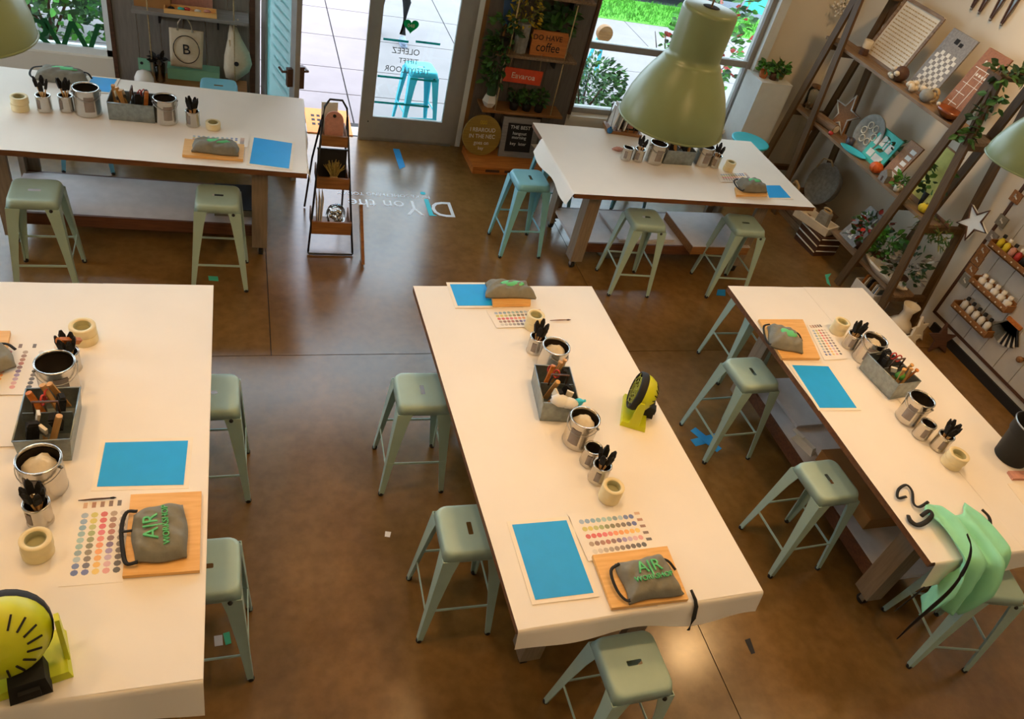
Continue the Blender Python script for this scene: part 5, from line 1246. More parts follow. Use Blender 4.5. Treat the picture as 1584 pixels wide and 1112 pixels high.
for (x_, y_, r_, a_, lab) in ((3.22, 7.56, .16, .2, 'pale wooden star leaning beside the chalkboard'), (3.38, 7.64, .18, -.1, 'grey green wooden star behind the pale star')):
    zb_ = PZ_ if x_ < 3.31 else 0
    t = thing('wooden_star', lab, 'star', (x_, y_, zb_), rot=(-.2, 0, 0)); MB().prism([(p_[0], p_[1] + r_ * .82) for p_ in star_poly(r_, a0=PI / 2 + a_ * .0)], -.012, .012, axis='Y').build('star_panel', M['cream'] if a_ > 0 else M['greyboard'], t)

# ------------------------------------------------------------------ white pedestal in the corner with pots
t = thing('corner_pedestal', 'white pedestal box between the wide window and the corner', 'pedestal', (5.84, 7.76, 0))
MB().box((0, 0, .62), (.42, .36, 1.24)).build('pedestal_body', M['whitetrim'], t); MB().box((0, 0, 1.245), (.425, .365, .01)).build('pedestal_top', M['whitetrim'], t)
for k, (dx, dy, lab, mt_) in enumerate(((-.12, .0, 'small pot with bright succulent on the pedestal, next to the window', 'terracotta'), (.0, -.03, 'small pot with dark succulent in the middle of the pedestal', 'darkwood'), (.12, .02, 'small pot with pale succulent on the pedestal, next to the corner', 'moss'))):
    pot_plant('succulent_pot', lab, (5.84 + dx, 7.74 + dy, 1.2505), .055, .08, mt_, 40, .06, .08, ('leaf', 'leafb') if k != 1 else ('leafd', 'leaf'), ls=.075, group='succulents on the pedestal')

# ------------------------------------------------------------------ ladder shelves along the side wall
LXA, LXB, LZT = 6.0, 6.5, 2.42
def ladder(label, yc, spread):
    t = thing('step_ladder', label, 'ladder', (LXA, yc, 0), 0, 'wooden step ladders used as shelves')
    w = LXB - LXA
    for sx in (0, w):
        for s in (-1, 1): MB().bar((sx, s * spread, .0), (sx + (0.02 if sx == 0 else -.02), s * .03, LZT), .032, .085).build('rail', M['ladder'], t)
    for z in (.30, 1.045, 1.835):
        for s in (-1, 1):
            y_ = s * (spread + (.03 - spread) * z / LZT); MB().box((w / 2, y_, z), (w - .04, .05, .06)).build('rung', M['ladder'], t)
    MB().box((w / 2, 0, LZT + .012), (w + .06, .17, .03)).build('top_step', M['ladder'], t)
    return t
ladder('brown wooden step ladder in the corner beside the pedestal', 7.17, .32)
ladder('brown wooden step ladder with leafy garland on its top step', 5.13, .33)
def shelf_plank(label, z, y0, y1, x0=6.04, x1=6.31):
    t = thing('shelf_plank', label, 'shelf', ((x0 + x1) / 2, (y0 + y1) / 2, z - .03), 0, 'planks laid between the ladders')
    w = (x1 - x0) / 2
    for k in range(2): MB().box((x0 - (x0 + x1) / 2 + w * (k + .5), 0, .015), (w - .004, y1 - y0 - .03 * k, .03)).build('plank', M['oldwood'], t)
    return t
S1, S2, S3 = 1.896, 1.106, .361
shelf_plank('upper weathered plank between the ladders', S1, 4.98, 7.40)
shelf_plank('middle weathered plank between the ladders', S2, 4.9, 7.45)
shelf_plank('lowest weathered plank between the ladders', S3, 4.8, 5.95)

def lean_board(name, label, cat, corners, xb, xt, mt, th=.02, zrest=None):
    """board leaning against the wall; corners bl, br, tr, tl in the photo, bottom at x=xb, top at x=xt"""
    bl, br, tr, tl = corners
    P = [px(*bl, xb), px(*br, xb), px(*tr, xt), px(*tl, xt)]
    if zrest is not None:
        dz = zrest - min(P[0].z, P[1].z); zb = [P[0].z, P[1].z]
        P = [Vector((p.x, p.y, p.z)) for p in P]; P[0].z = P[1].z = zrest
        zt_ = (P[2].z + P[3].z) / 2; P[2].z = P[3].z = zt_
        ya = (P[0].y + P[3].y) / 2; yb_ = (P[1].y + P[2].y) / 2; P[0].y = P[3].y = ya; P[1].y = P[2].y = yb_
    c = (P[0] + P[1]) / 2
    t = thing(name, label, cat, tuple(c)); q = [p - c for p in P]
    mb = MB(); vs_ = [tuple(p) for p in q] + [(p.x + th, p.y, p.z) for p in q]
    mb.add(vs_, [(0, 1, 2, 3), (7, 6, 5, 4), (0, 4, 5, 1), (1, 5, 6, 2), (2, 6, 7, 3), (3, 7, 4, 0)]); mb.build('panel', M[mt], t)
    def bil(s, u, off=.002):
        p = (q[0].lerp(q[1], s)).lerp(q[3].lerp(q[2], s), u); return (p.x - off, p.y, p.z)
    return t, bil
def patch(mb, bil, s0, s1, u0, u1, mi=0, off=.002):
    mb.add([bil(s0, u0, off), bil(s1, u0, off), bil(s1, u1, off), bil(s0, u1, off), bil(s0, u0, 0), bil(s1, u0, 0), bil(s1, u1, 0), bil(s0, u1, 0)], [(0, 1, 2, 3), (0, 4, 5, 1), (1, 5, 6, 2), (2, 6, 7, 3), (3, 7, 4, 0)], mi)
t, bil = lean_board('text_board', 'large cream board of handwriting in a dark frame on the upper plank', 'sign', ((1343, 86), (1405, 105), (1458, 20), (1395, -4)), 6.25, 6.44, 'cream', zrest=S1 + .001)
for a in ((-.02, .04, 0, 1), (.96, 1.02, 0, 1), (.04, .96, .96, 1.01), (.04, .96, -.0, .04)): mb = MB(); patch(mb, bil, *a, 0, .012); mb.build('frame_strip', M['oldwood'], t)
mb = MB()
for k in range(15):
    s = .09
    while s < .9: w_ = random.uniform(.02, .07); patch(mb, bil, s, min(.92, s + w_), .09 + k * .056, .09 + k * .056 + .018); s += w_ + .015
mb.build('handwriting', M['rope'], t)['kind'] = 'stuff'
t, bil = lean_board('checker_board', 'grey checkered game board leaning on the upper plank', 'game board', ((1421, 116), (1456, 134), (1508, 62), (1468, 38)), 6.26, 6.44, 'greyboard', zrest=S1 + .001)
for i in range(7):
    for j in range(10):
        if (i + j) % 2 == 0: mb = MB(); patch(mb, bil, .1 + i * .115, .1 + (i + 1) * .115, .03 + j * .064, .03 + (j + 1) * .064); mb.build('checker_square', M['chalk'], t)
mb = MB(); patch(mb, bil, .35, .5, .82, .9); patch(mb, bil, .55, .68, .81, .87); mb.build('emblem', M['ink'], t)['kind'] = 'stuff'
t, bil = lean_board('calendar_board', 'brown board with white grid lines leaning on the upper plank', 'sign', ((1470, 150), (1491, 172), (1566, 95), (1524, 68)), 6.26, 6.44, 'pink', zrest=S1 + .001)
bpy.data.objects[t.children[0].name].data.materials[0] = wood('brown_sign_wood', '#9a6233', '#7f4e26')
for k, a in enumerate(((.08, .92, .70, .71), (.08, .92, .45, .457), (.25, .27, .06, .7), (.6, .62, .06, .7), (.1, .5, .14, .15), (.1, .5, .30, .308), (.3, .8, .56, .566))): mb = MB(); patch(mb, bil, *a); mb.build('grid_line', M['chalk'], t)
mb = MB()
for k in range(5): patch(mb, bil, .25 + .11 * k, .31 + .11 * k, .78, .84)
for k in range(4): patch(mb, bil, .3 + .12 * k, .37 + .12 * k, .60, .64)
mb.build('lettering', M['chalk'], t)['kind'] = 'stuff'
def at(u, v, z): p = pz(u, v, z); return p.x, p.y
def onp(u, v, z, x=None):
    """on the plank at height z, kept at depth x"""
    p = px(u, v, x) if x else pz(u, v, z); return (p.x, p.y, z + .0008)
t = thing('white_candle', 'white candle in a dark holder at the corner end of the upper plank', 'candle', onp(1334, 85, S1, 6.2))
MB().lathe([(.05, 0), (.045, .05), (.035, .07)], 14).build('holder', M['darkwood'], t); MB().lathe([(.045, .07), (.048, .15), (.04, .152), (0, .148)], 16, caps=(True, False)).build('candle_wax', M['cream'], t)
t = thing('shell_globe', 'dark round bowl with pale shells on the upper plank', 'bowl', onp(1388, 125, S1, 6.15)); MB().ball((0, 0, .075), .075, 0, 16, 10).build('bowl_globe', M['darkwood'], t)
for k, (dx, dy, dz) in enumerate(((-.05, .05, .10), (-.07, -.02, .08), (-.06, .03, .035), (-.03, .09, .03))): MB().ball((dx, dy, dz), (.03, .03, .024), 0, 10, 7, .1).build('shell', M['cream'], t)
t = thing('coral_cluster', 'pale coral cluster on the upper plank', 'coral', onp(1412, 140, S1, 6.14))
for k in range(7): MB().ball((random.uniform(-.05, .05), random.uniform(-.09, .09), .03 + random.uniform(0, .05)), (.03, .035, .03), 0, 9, 6, .2).build('coral_knob', M['cream'], t)
t = thing('stone_egg', 'smooth grey stone egg on the upper plank', 'stone', onp(1429, 155, S1, 6.12)); MB().ball((0, 0, .06), (.055, .07, .06), 0, 16, 10).build('stone_body', M['stone'], t)
t = thing('gold_ring', 'gold ring ornament leaning behind the stone egg', 'ornament', onp(1446, 146, S1, 6.22)); MB().tube([(.0, .05 * math.cos(2 * PI * k / 22), .06 + .06 * math.sin(2 * PI * k / 22)) for k in range(22)], .014, 8, closed=True).build('ring', M['rope'], t); MB().ball((0, 0, .06), (.012, .03, .035), 0, 10, 6).build('centre_disc', M['rope'], t)
t = thing('amber_dish', 'amber brown glazed dish at the garland end of the upper plank', 'dish', onp(1462, 183, S1, 6.12), rot=(0, 0, 0)); MB().lathe([(0, .0), (.06, 0), (.12, .05), (.13, .08), (.12, .075), (.05, .02), (0, .018)], 24, caps=(False, False), sx=.75, sy=1.1).build('dish_bowl', M['brownglaze'], t); MB().ball((-.07, .09, .085), .018).build('white_bead', M['cream'], t)
# middle plank
def star_thing(label, loc, r, mt, rot, rim=None):
    t = thing('wooden_star', label, 'star', loc, rot=rot); zl = r * .82
    MB().prism([(p[0], p[1] + zl) for p in star_poly(r)], -.015, .015, axis='X').build('star_panel', M[mt], t)
    if rim:
        q = [(-.018, p[0], p[1] + zl) for p in star_poly(r)]
        MB().tube(q, .010, 6, closed=True).build('star_rim', M[rim], t)
    return t
star_thing('brown wooden star with white rim on the middle plank', onp(1296, 195, S2, 6.24), .22, 'midwood', (0, .15, 0), 'whitetrim')
t = thing('round_platter', 'round grey platter with embossed floral pattern on the middle plank', 'platter', onp(1330, 225, S2, 6.2), rot=(0, .22, 0))
mb = MB(); mb.T = Matrix.Translation((0, 0, .2)) @ Matrix.Rotation(-PI / 2, 4, 'Y'); mb.lathe([(0, .0), (.15, 0), (.195, .022), (.2, .018), (.2, .01), (.15, -.014), (0, -.014)], 36, caps=(False, False)); mb.build('platter_disc', M['stone'], t)
for k in range(6):
    a = 2 * PI * k / 6; MB().tube([(-.012, .085 * math.cos(a) + .035 * math.cos(2 * PI * i / 14), .2 + .085 * math.sin(a) + .035 * math.sin(2 * PI * i / 14)) for i in range(14)], .006, 6, closed=True).build('embossed_flower', M['cream'], t)
t = thing('dark_mug', 'dark grey mug before the round platter', 'mug', onp(1316, 218, S2, 6.16)); MB().lathe([(0, 0), (.038, 0), (.042, .08), (.038, .08), (.034, .008), (0, .008)], 18, caps=(False, False)).build('mug_body', mat('slate_glaze', '#4a4a57', .4), t); MB().tube([(0, .04, .065), (0, .07, .06), (0, .07, .025), (0, .04, .018)], .006, 6).build('handle', mat('slate_glaze', '#4a4a57', .4), t)
t = thing('birch_roll', 'pale birch bark roll at the corner end of the middle plank', 'roll', onp(1277, 196, S2, 6.12), rot=(0, 0, .15)); mb = MB(); mb.T = Matrix.Translation((0, 0, .05)) @ Matrix.Rotation(PI / 2, 4, 'X'); mb.lathe([(.05, -.15), (.05, .15)], 16); mb.build('bark', M['oldwood'], t); mb = MB(); mb.T = Matrix.Translation((0, 0, .05)) @ Matrix.Rotation(PI / 2, 4, 'X'); mb.lathe([(.04, -.153), (.04, .153)], 14); mb.build('end_grain', M['cream'], t)
def pumpkin(label, loc, r, mt='pumpkin', n=10):
    t = thing('pumpkin', label, 'pumpkin', loc); mb = MB(); vs_ = []; nu, nv = 40, 10
    for j in range(nv + 1):
        tt = PI * j / nv
        for k in range(nu): a = 2 * PI * k / nu; q = 1 - .10 * abs(math.cos(n / 2 * a)); vs_.append((r * math.sin(tt) * math.cos(a) * q, r * math.sin(tt) * math.sin(a) * q, r * .8 * (1 - math.cos(tt))))
    mb.add(vs_, [(j * nu + k, j * nu + (k + 1) % nu, (j + 1) * nu + (k + 1) % nu, (j + 1) * nu + k) for j in range(nv) for k in range(nu)], 0, True); mb.build('pumpkin_body', M[mt], t)
    MB().tube([(0, 0, r * 1.52), (.01, 0, r * 1.8)], [.012, .008], 8).build('stem', M['moss'], t)
pumpkin('small red pumpkin beside the birch roll', onp(1284, 208, S2, 6.06), .028, 'red')
pumpkin('orange pumpkin before the teal sign on the middle plank', onp(1354, 262, S2, 6.08), .07)
t = thing('turquoise_tray', 'turquoise oval tray lying on the middle plank', 'tray', onp(1319, 236, S2, 6.1), rot=(0, -.1, .25)); MB().lathe([(0, .004), (.07, .004), (.085, .02), (.08, .02), (.066, .01), (0, .01)], 28, caps=(False, False), sx=.75, sy=2.0).build('tray_body', M['aqua'], t); MB().lathe([(.084, .018), (.088, .021), (.084, .024)], 28, caps=(False, False), sx=.75, sy=2.0).build('rim', M['aqua'], t)
t, bil = lean_board('teal_sign', 'teal sign with white lettering on the middle plank', 'sign', ((1342, 225), (1372, 243), (1396, 218), (1364, 194)), 6.17, 6.28, 'tealvinyl', zrest=S2 + .001)
for a in ((.1, .25, .5, .8), (.32, .5, .55, .85), (.55, .62, .45, .8), (.68, .9, .5, .75), (.15, .4, .15, .35), (.45, .85, .12, .32)): mb = MB(); patch(mb, bil, *a, 0, .004); mb.build('letter_stroke', M['chalk'], t)
pot_plant('dark_sprig', 'dark leafy sprig pot behind the teal sign', onp(1390, 220, S2, 6.26), .04, .1, 'rubber', 40, .09, .2, ('leafd', 'leafd'), ls=.07)
t, bil = lean_board('brown_plaque', 'brown plaque with pale carved writing on the middle plank', 'sign', ((1376, 255), (1396, 270), (1422, 226), (1404, 212)), 6.15, 6.3, 'midwood', zrest=S2 + .001)
mb = MB()
for k in range(5): patch(mb, bil, .5, .85, .12 + .16 * k, .22 + .16 * k)
mb.build('carved_writing', M['chalk'], t)['kind'] = 'stuff'
t = thing('house_block', 'pale wooden house block beside the orange pumpkin', 'block', onp(1370, 272, S2, 6.07)); MB().prism([(-.05, 0), (.05, 0), (.05, .08), (0, .13), (-.05, .08)], -.03, .03, axis='X').build('house_body', M['greyboard'], t); MB().box((-.031, 0, .03), (.002, .022, .05)).build('door_print', M['darkwood'], t)
pot_plant('small_fern', 'small bright fern near the garland ladder on the middle plank', onp(1392, 285, S2, 6.1), .04, .06, 'cream', 40, .05, .1, ('leafb', 'leaf'), ls=.06)
t = thing('yellow_banner', 'yellow green cloth banner hanging between the rails of the garland ladder', 'banner', tuple(px(1448, 272, 6.22)), rot=(0, .06, 0)); MB().box((0, 0, 0), (.012, .26, .52)).build('cloth', M['pastelyellow'], t); MB().tube([(0, -.15, .26), (0, .15, .26)], .009, 8).build('hanging_rod', M['midwood'], t)
pot_plant('dark_sprig', 'dark ivy sprig above the yellow banner', onp(1459, 262, S2, 6.22), .04, .14, 'rubber', 50, .10, .25, ('leafd', 'leaf'), ls=.08)
pumpkin('golden yellow gourd on the middle plank at the garland ladder', onp(1427, 325, S2, 6.12), .055, 'yellow')
# garland and top of the near ladder
t = thing('leaf_garland', 'green leaf garland draped over the top step of the ladder', 'garland', (6.02, 5.13, LZT + .03))
mb = MB()
for k in range(150):
    u_ = random.random(); x_ = .02 + .5 * u_ if random.random() < .6 else random.uniform(-.05, .02); zz = random.uniform(-.02, .05) if x_ > .03 else random.uniform(-.62, .04)
    mb.leaf((x_, random.uniform(-.10, .10) - (0.1 if zz < -.1 else 0), zz), (random.uniform(-1, 1), random.uniform(-1, 1), random.uniform(-1, .3)), .085, .05, random.randrange(2))
mb.build('foliage', [M['leafd'], M['leaf']], t)
MB().tube([(-.03, -.1, -.6), (-.03, -.05, -.2), (-.02, -.02, .02), (.5, .0, .02)], .006, 6).build('vine', M['darkwood'], t)
star_thing('white star with dark edge hung on the near ladder', tuple(px(1488, 358, 6.3)), .17, 'whitetrim', (.35, .12, 0), 'darkwood')
t = thing('moss_bundle', 'dry moss bundle hanging on the near ladder', 'moss', tuple(px(1452, 346, 6.2)))
mb = MB()
for k in range(170): mb.leaf((random.gauss(0, .05), random.gauss(0, .11), random.gauss(0, .06) - abs(random.gauss(0, .06))), (random.uniform(-1, 1), random.uniform(-1, 1), random.uniform(-1.5, .5)), .09, .018, random.randrange(2))
mb.build('foliage', [M['moss'], M['leaf']], t); MB().tube([(0, -.12, .03), (0, .12, .05)], .012, 8).build('branch', M['darkwood'], t)
# lowest plank and floor by the wall
p = pz(1268, 300, .0)
t = thing('zinc_tub', 'large grey round tub leaning behind the lamp table corner', 'tub', (6.26, 6.70, .271), rot=(0, .25, 0))
mb = MB(); mb.T = Matrix.Translation((0.05, 0, .24)) @ Matrix.Rotation(-PI / 2, 4, 'Y'); mb.lathe([(0, -.05), (.20, -.05), (.235, .06), (.245, .06), (.24, .05), (.2, -.035), (0, -.03)], 32, caps=(False, False)); mb.build('tub_body', M['stone'], t); MB().tube([(-.03, .2, .34), (-.06, .16, .47), (-.05, .05, .50), (-.03, .0, .46)], .010, 8).build('rope_handle', M['rope'], t)
t = thing('low_crate', 'low wooden crate under the grey tub', 'crate', (6.28, 6.70, 0))
for k in range(3):
    for s in (-1, 1): MB().box((s * .19, 0, .04 + .09 * k), (.016, .62, .08)).build('slat', M['oldwood'], t); MB().box((0, s * .302, .04 + .09 * k), (.364, .016, .08)).build('slat', M['oldwood'], t)
MB().box((0, 0, .262), (.40, .64, .016)).build('lid', M['oldwood'], t)
t = thing('knot_ornament', 'brown rope knot ornament before the grey tub', 'ornament', (6.13, 6.86, .271)); 
for k in range(3): MB().tube([(.0 + .01 * k, .06 * math.cos(2 * PI * i / 16 + k), .08 + .05 * math.sin(2 * PI * i / 16 + 2 * k)) for i in range(16)], .016, 8, closed=True).build('rope_loop', M['rope'], t)
for k, (yy, lab) in enumerate(((6.52, 'white stone ball beside the grey tub'), (6.44, 'small pale stone ball beside the grey tub'))): tag(MB().ball((0, 0, .04), .04, 0, 14, 9, .05).build('stone_ball', M['cream'], None, (6.13, yy, .271)), lab, 'stone')
pz_ = pz(1262, 338, .30)
t = thing('trough_tray', 'cream rectangular trough on the dark woven crate', 'trough', (6.06, 6.24, .245), .38)
mb = MB(); mb.box((0, 0, .01), (.2, .46, .02))
for s in (-1, 1): mb.box((s * .1, 0, .045), (.02, .46, .09)); mb.box((0, s * .22, .045), (.2, .02, .09))
mb.build('trough_body', M['cream'], t)
t = thing('grey_cushion_block', 'grey block with rope bow standing in the cream trough', 'block', (6.08, 6.17, .266), .38); MB().box((0, 0, .09), (.09, .14, .18), top=.85).build('block_body', M['stone'], t); MB().tube([(0, .05 * math.cos(2 * PI * i / 12), .20 + .02 * math.sin(2 * PI * i / 12)) for i in range(12)], .012, 6, closed=True).build('rope_bow', M['rope'], t)
t = thing('wire_crate', 'dark woven crate with white trim before the ladders', 'crate', (6.14, 6.16, 0), .1)
mb = MB()
for s in (-1, 1): mb.box((s * .15, 0, .12), (.016, .34, .24)); mb.box((0, s * .17, .12), (.31, .016, .24))
mb.box((0, 0, .01), (.3, .34, .02)); mb.build('crate_wall', M['darkwood'], t)
for k in range(3):
    for s in (-1, 1): MB().tube([(s * .162, -.17, .05 + .075 * k), (s * .162, .17, .07 + .075 * k)], .007, 6).build('rope_weave', M['whitetrim'], t); MB().tube([(-.15, s * .18, .07 + .075 * k), (.15, s * .18, .05 + .075 * k)], .007, 6).build('rope_weave', M['whitetrim'], t)
t, bil = lean_board('grey_sign', 'grey wooden sign with white brush lettering leaning at the lowest plank', 'sign', ((1304, 352), (1328, 380), (1366, 337), (1346, 317)), 6.1, 6.3, 'greyboard', zrest=S3 + .001)
for a in ((.1, .3, .6, .9), (.35, .5, .65, .85), (.55, .9, .6, .9), (.15, .35, .15, .4), (.4, .6, .1, .35), (.65, .85, .2, .45)): mb = MB(); patch(mb, bil, a[0], a[1], a[2], a[2] + .05, 0, .004); patch(mb, bil, (a[0] + a[1]) / 2 - .03, (a[0] + a[1]) / 2 + .03, a[2], a[3], 0, .004); mb.build('letter_stroke', M['chalk'], t)
for k, (yy, xx, lab, mts, r_) in enumerate(((5.62, 6.18, 'bushy dark plant with red berries on the lowest plank', ('leafd', 'leaf', 'leafd', 'red'), .17), (5.36, 6.19, 'bright green bushy plant on the lowest plank', ('leafb', 'leaf'), .14), (4.98, 6.2, 'grey green bushy plant at the near end of the lowest plank', ('leafd', 'stone'), .17))):
    pot_plant('bushy_plant', lab, (xx, yy, S3 + .001), .075, .10, 'darkwood', 130, r_, .26, mts, ls=.075)
t = thing('dough_bowl', 'long cream wooden boat bowl before the plants', 'bowl', (6.1, 5.1, S3 + .001), .05); mb = MB(); mb.lathe([(0, .0), (.07, 0), (.13, .06), (.14, .085), (.12, .08), (.06, .02), (0, .018)], 28, caps=(False, False), sx=.55, sy=2.3); mb.build('bowl_body', M['cream'], t); MB().lathe([(.137, .08), (.143, .086), (.137, .092)], 28, caps=(False, False), sx=.55, sy=2.3).build('rim', M['cream'], t)
t = thing('ceramic_urn', 'pale ceramic urn at the foot of the near ladder', 'urn', (6.25, 4.72, 0.0)); MB().lathe([(0, 0), (.11, 0), (.13, .05), (.10, .10), (.06, .14), (.05, .22), (.085, .30), (.075, .3), (.03, .2), (0, .19)], 26, caps=(False, False)).build('urn_body', M['cream'], t); MB().lathe([(.13, .045), (.137, .05), (.13, .055)], 26, caps=(False, False)).build('rim_band', M['whiteplastic'], t)
def bin_of(name, label, x, y, dims, rz, mt):
    t = thing(name, label, 'box', (x, y, 0), rz); w, d, h = dims
    mb = MB()
    for s in (-1, 1): mb.box((s * w / 2, 0, h / 2), (.01, d, h)); mb.box((0, s * d / 2, h / 2), (w, .01, h))
    mb.box((0, 0, .006), (w, d, .012)); mb.build('bin_wall', M[mt], t); return t
bin_of('card_bin', 'white bin of cards at the foot of the near ladder', 6.17, 5.16, (.26, .3, .2), .06, 'whiteplastic')
for k in range(6):
    lab = ['white card with grey drawing', 'blue and white printed card', 'brown kraft card', 'black backed card', 'cream printed card', 'orange printed card'][k] + ' in the bin at the near ladder'
    o = thing('print_card', lab, 'card', (6.165, 5.06 + .042 * k, .013), rot=(.1, 0, .06)); MB().box((0, 0, .14), (.20, .006, .28)).build('card_sheet', M[['paper', 'paper', 'cardboard', 'slate', 'paper2', 'orangewood'][k]], o); MB().box((.0, -.0035, .19), (.13, .001, .1)).build('printed_area', M[['greyvinyl', 'blue', 'midwood', 'steel', 'ink', 'paper2'][k]], o)
for (x_, y_, r_, mt_, lab, rz_) in ((6.35, 4.52, .15, 'cream', 'pale wooden star on the floor below the near ladder', .3), (6.18, 4.42, .12, 'cream', 'small pale wooden star in front of the larger floor star', .1), (6.48, 4.36, .17, 'darkwood', 'dark twig star on the floor by the baseboard', -.1)):
    t = thing('floor_star', lab, 'star', (x_, y_, 0), rot=(-.35, 0, rz_ + PI / 2 * 0)); MB().prism([(p_[0], p_[1] + r_ * .82) for p_ in star_poly(r_)], -.012, .012, axis='Y').build('star_panel', M[mt_], t)
# things hanging at the corner
t = thing('dried_flowers', 'white dried flower bunch hanging high in the corner', 'flowers', tuple(py(1305, 8, 7.8)))
mb = MB()
for k in range(60): mb.ball((random.gauss(0, .06), random.gauss(0, .03), random.gauss(0, .05)), .014, 0, 6, 4)
mb.build('flower_head', M['whiteplastic'], t)['kind'] = 'stuff'; MB().tube([(0, 0, 0), (.02, .05, .3)], .008, 6).build('stem', M['moss'], t); MB().tube([(.02, .05, .3), (.02, .14, .32)], .004, 6).build('wall_hook', M['steel'], t)
t = thing('glass_cloche', 'clear glass jar with wooden lid behind the corner ladder', 'jar', (6.3, 7.6, 1.106 + .001)); MB().lathe([(0, .003), (.07, .003), (.075, .2), (.06, .24), (.056, .24), (.07, .2), (.066, .008), (0, .008)], 20, caps=(False, False)).build('jar_glass', M['clearglass'], t); MB().lathe([(.065, .24), (.065, .26), (.02, .27)], 16).build('jar_lid', M['midwood'], t)
t.location = (6.2, 7.36, S2 + .001)

# ------------------------------------------------------------------ framed plank panel with trays on the side wall
WX = X1 - .001
t = thing('plank_panel', 'white plank display panel with brown frame on the side wall', 'panel', (WX, 3.7, .19))
for k in range(11):
    MB().box((-.011, 4.77 - 3.7 - .105 - .21 * k, .73), (.02, .204, 1.46)).build('plank', M['panelwhite'], t)
for a, d in (((-.014, 4.785 - 3.7, .73), (.028, .03, 1.52)), ((-.014, -.085, -.015), (.028, 2.34, .03)), ((-.014, -.085, 1.475), (.028, 2.34, .03)), ((-.014, -1.255, .73), (.028, .03, 1.52))): MB().box(a, d).build('frame_strip', M['darkwood'], t)
PX_ = WX - .0215
def tray_shelf(label, yc, L, z):
    t = thing('wall_tray', label, 'tray', (PX_, yc, z)); mb = MB(); D = .11
    mb.box((-D / 2, 0, .006), (D, L, .012)); mb.box((-.006, 0, .05), (.012, L, .1)); mb.build('tray_back', M['midwood'], t)
    MB().box((-D + .006, 0, .03), (.012, L, .055)).build('front_lip', M['midwood'], t)
    for s in (-1, 1): MB().box((-D / 2, s * (L / 2 + .006), .04), (D, .012, .075)).build('tray_end', M['midwood'], t)
    for k in range(6): MB().lathe([(.008, 0), (.008, .004)], 8).build('lip_hole', M['cream'], t, (-D, -L / 2 + L * (k + .5) / 6, .03), (0, -PI / 2, 0))
def bottle(label, y, z, h, r, mt, capmt, group, x=PX_ - .055):
    t = thing('craft_bottle', label, 'bottle', (x, y, z + .0125), 0, group)
    cached(('bot', h, r, mt), 'bottle_body', lambda: MB().lathe([(0, 0), (r, 0), (r, h * .75), (r * .5, h * .88), (r * .5, h)], 14, caps=(False, True)), M[mt], t)
    cached(('cap', h, r, capmt), 'bottle_cap', lambda: MB().lathe([(r * .62, h), (r * .6, h + .028), (0, h + .03)], 12, caps=(True, False)), M[capmt], t)
ORD = ['nearest the ladders', 'second from the ladders', 'third from the ladders', 'fourth from the ladders', 'farthest from the ladders']
def p_at(u, v): return px(u, v, PX_ - .06)
z1 = p_at(1507, 497).z - .03; z2 = p_at(1538, 460).z - .03; z3 = p_at(1570, 405).z - .03
tray_shelf('wooden wall tray of white bottles with black caps', 4.36, .46, z1)
for k in range(5): bottle('white bottle with black cap, ' + ORD[k] + ' in the lowest wall tray', 4.52 - .08 * k, z1, .125, .03, 'whiteplastic', 'rubber', 'white bottles in the lowest wall tray')
tray_shelf('wooden wall tray of white jars', 4.36, .46, z2)
for k in range(5): bottle('white jar with white lid, ' + ORD[k] + ' in the middle wall tray', 4.52 - .085 * k, z2, .10, .036, 'whiteplastic', 'whiteplastic', 'white jars in the middle wall tray')
tray_shelf('wooden wall tray of coloured paint bottles', 4.40, .5, z3)
for k, (mt_, nm) in enumerate((('yellow', 'yellow'), ('yellow', 'yellow'), ('pink', 'pink'), ('red', 'red'), ('rubber', 'black'), ('leafb', 'green'))): bottle(f'{nm} paint bottle in the uppermost wall tray' if k != 1 else 'second yellow paint bottle in the uppermost wall tray', 4.60 - .075 * k, z3, .12, .028, mt_, 'rubber' if k % 2 == 0 else 'whiteplastic', 'coloured bottles in the uppermost wall tray')
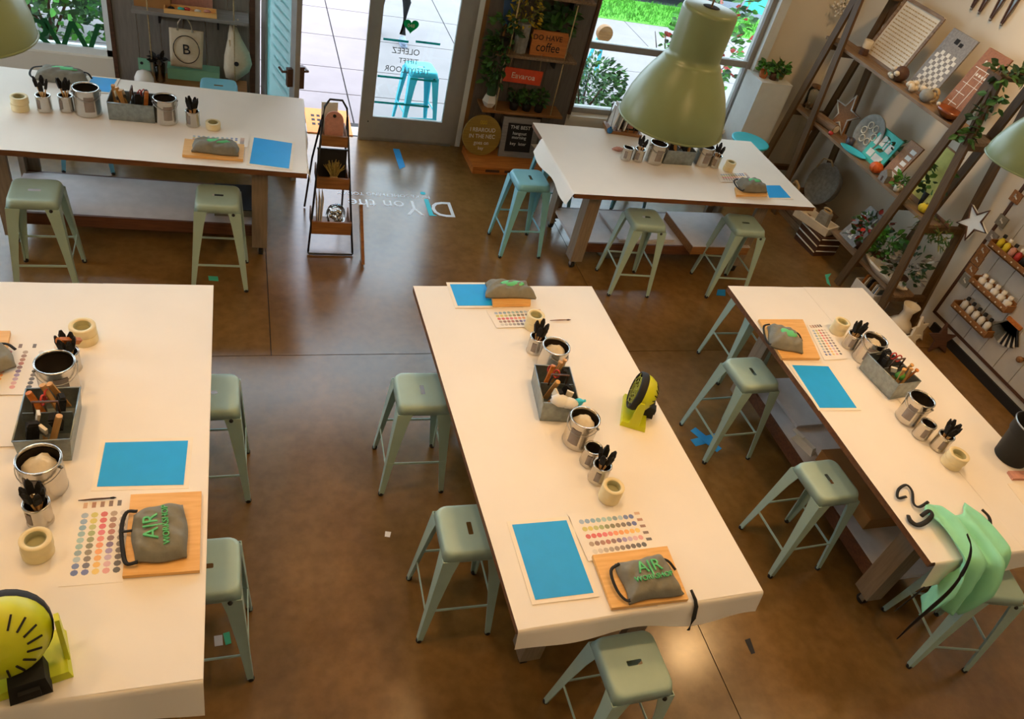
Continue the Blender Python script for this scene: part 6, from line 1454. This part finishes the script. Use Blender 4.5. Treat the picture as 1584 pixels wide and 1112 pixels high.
for (u, v, mt_, lab) in ((1493, 434, 'apron', 'grey tag plaque lowest in the column on the plank panel'), (1503, 417, 'midwood', 'tan tag plaque second from the bottom on the plank panel'), (1512, 402, 'midwood', 'tan tag plaque third from the bottom on the plank panel'), (1521, 388, 'midwood', 'tan tag plaque fourth from the bottom on the plank panel'), (1535, 367, 'greyboard', 'grey tag plaque fifth from the bottom on the plank panel'), (1550, 342, 'apron', 'dark grey tag plaque near the top of the plank panel'), (1572, 305, 'midwood', 'brown tag plaque at the top corner of the plank panel')):
    p = px(u, v, PX_ - .005); t = thing('tag_plaque', lab, 'plaque', (PX_, p.y, p.z), 0, 'small plaques on the plank panel'); MB().box((-.006, 0, 0), (.011, .11, .10)).build('plaque_board', M[mt_], t); MB().box((-.0125, 0, .0), (.002, .05, .012), R=Matrix.Rotation(.5, 3, 'X')).box((-.0125, .015, .01), (.002, .012, .03)).build('script_mark', M['chalk'], t)['kind'] = 'stuff'
p = px(1567, 500, PX_ - .03); t = thing('fan_brush', 'fan of dark and pale bristles with wooden top hung on the plank panel', 'brush', (PX_ - .012, p.y, p.z), rot=(.0, 0, 0))
MB().box((0, 0, 0), (.022, .17, .035)).build('wooden_head', M['orangewood'], t)
for k in range(15):
    a = -.95 + 1.9 * k / 14; MB().bar((-.004, .05 * a, -.015), (-.004, .20 * math.sin(a), -.03 - .20 * math.cos(a)), .012, .03).build('bristle_tuft', M['apron'] if k > 7 else (M['cream'] if k % 2 else M['slate']), t)
p = px(1578, 556, PX_ - .03); t = thing('wall_hook', 'round wooden knob hook low on the plank panel', 'knob', (PX_, p.y, p.z), rot=(0, -PI / 2, 0)); MB().lathe([(.012, 0), (.014, .02), (.03, .03), (.03, .045), (.012, .05)], 16).build('knob_head', M['midwood'], t); MB().lathe([(.02, 0), (.02, .004)], 14).build('back_plate', M['darkwood'], t)
# silver and wood tapered hangings high on the side wall
for k, (u, v) in enumerate(((1515, -8), (1527, -2), (1545, 8), (1562, 16))):
    p = px(u, v, X1 - .02); t = thing('tapered_hanging', 'tapered silver and wood hanging high on the side wall, ' + ['first from the corner', 'second from the corner', 'third from the corner', 'fourth from the corner'][k], 'ornament', (X1 - .001, p.y, p.z), 0, 'tapered hangings on the side wall')
    MB().prism([(-.0, -.12), (.03, .0), (.03, .14), (-.03, .14), (-.03, 0)], -.02, -.001, axis='X').build('silver_blade', M['steel'], t)
    for s in (-1, 1): MB().bar((-.024, s * .008, -.12), (-.024, s * .034, .14), .012, .012).build('wood_edge', M['darkwood'], t)
    MB().ball((-.018, 0, -.13), .014, 0, 8, 6).build('tip_bead', M['steel'], t)
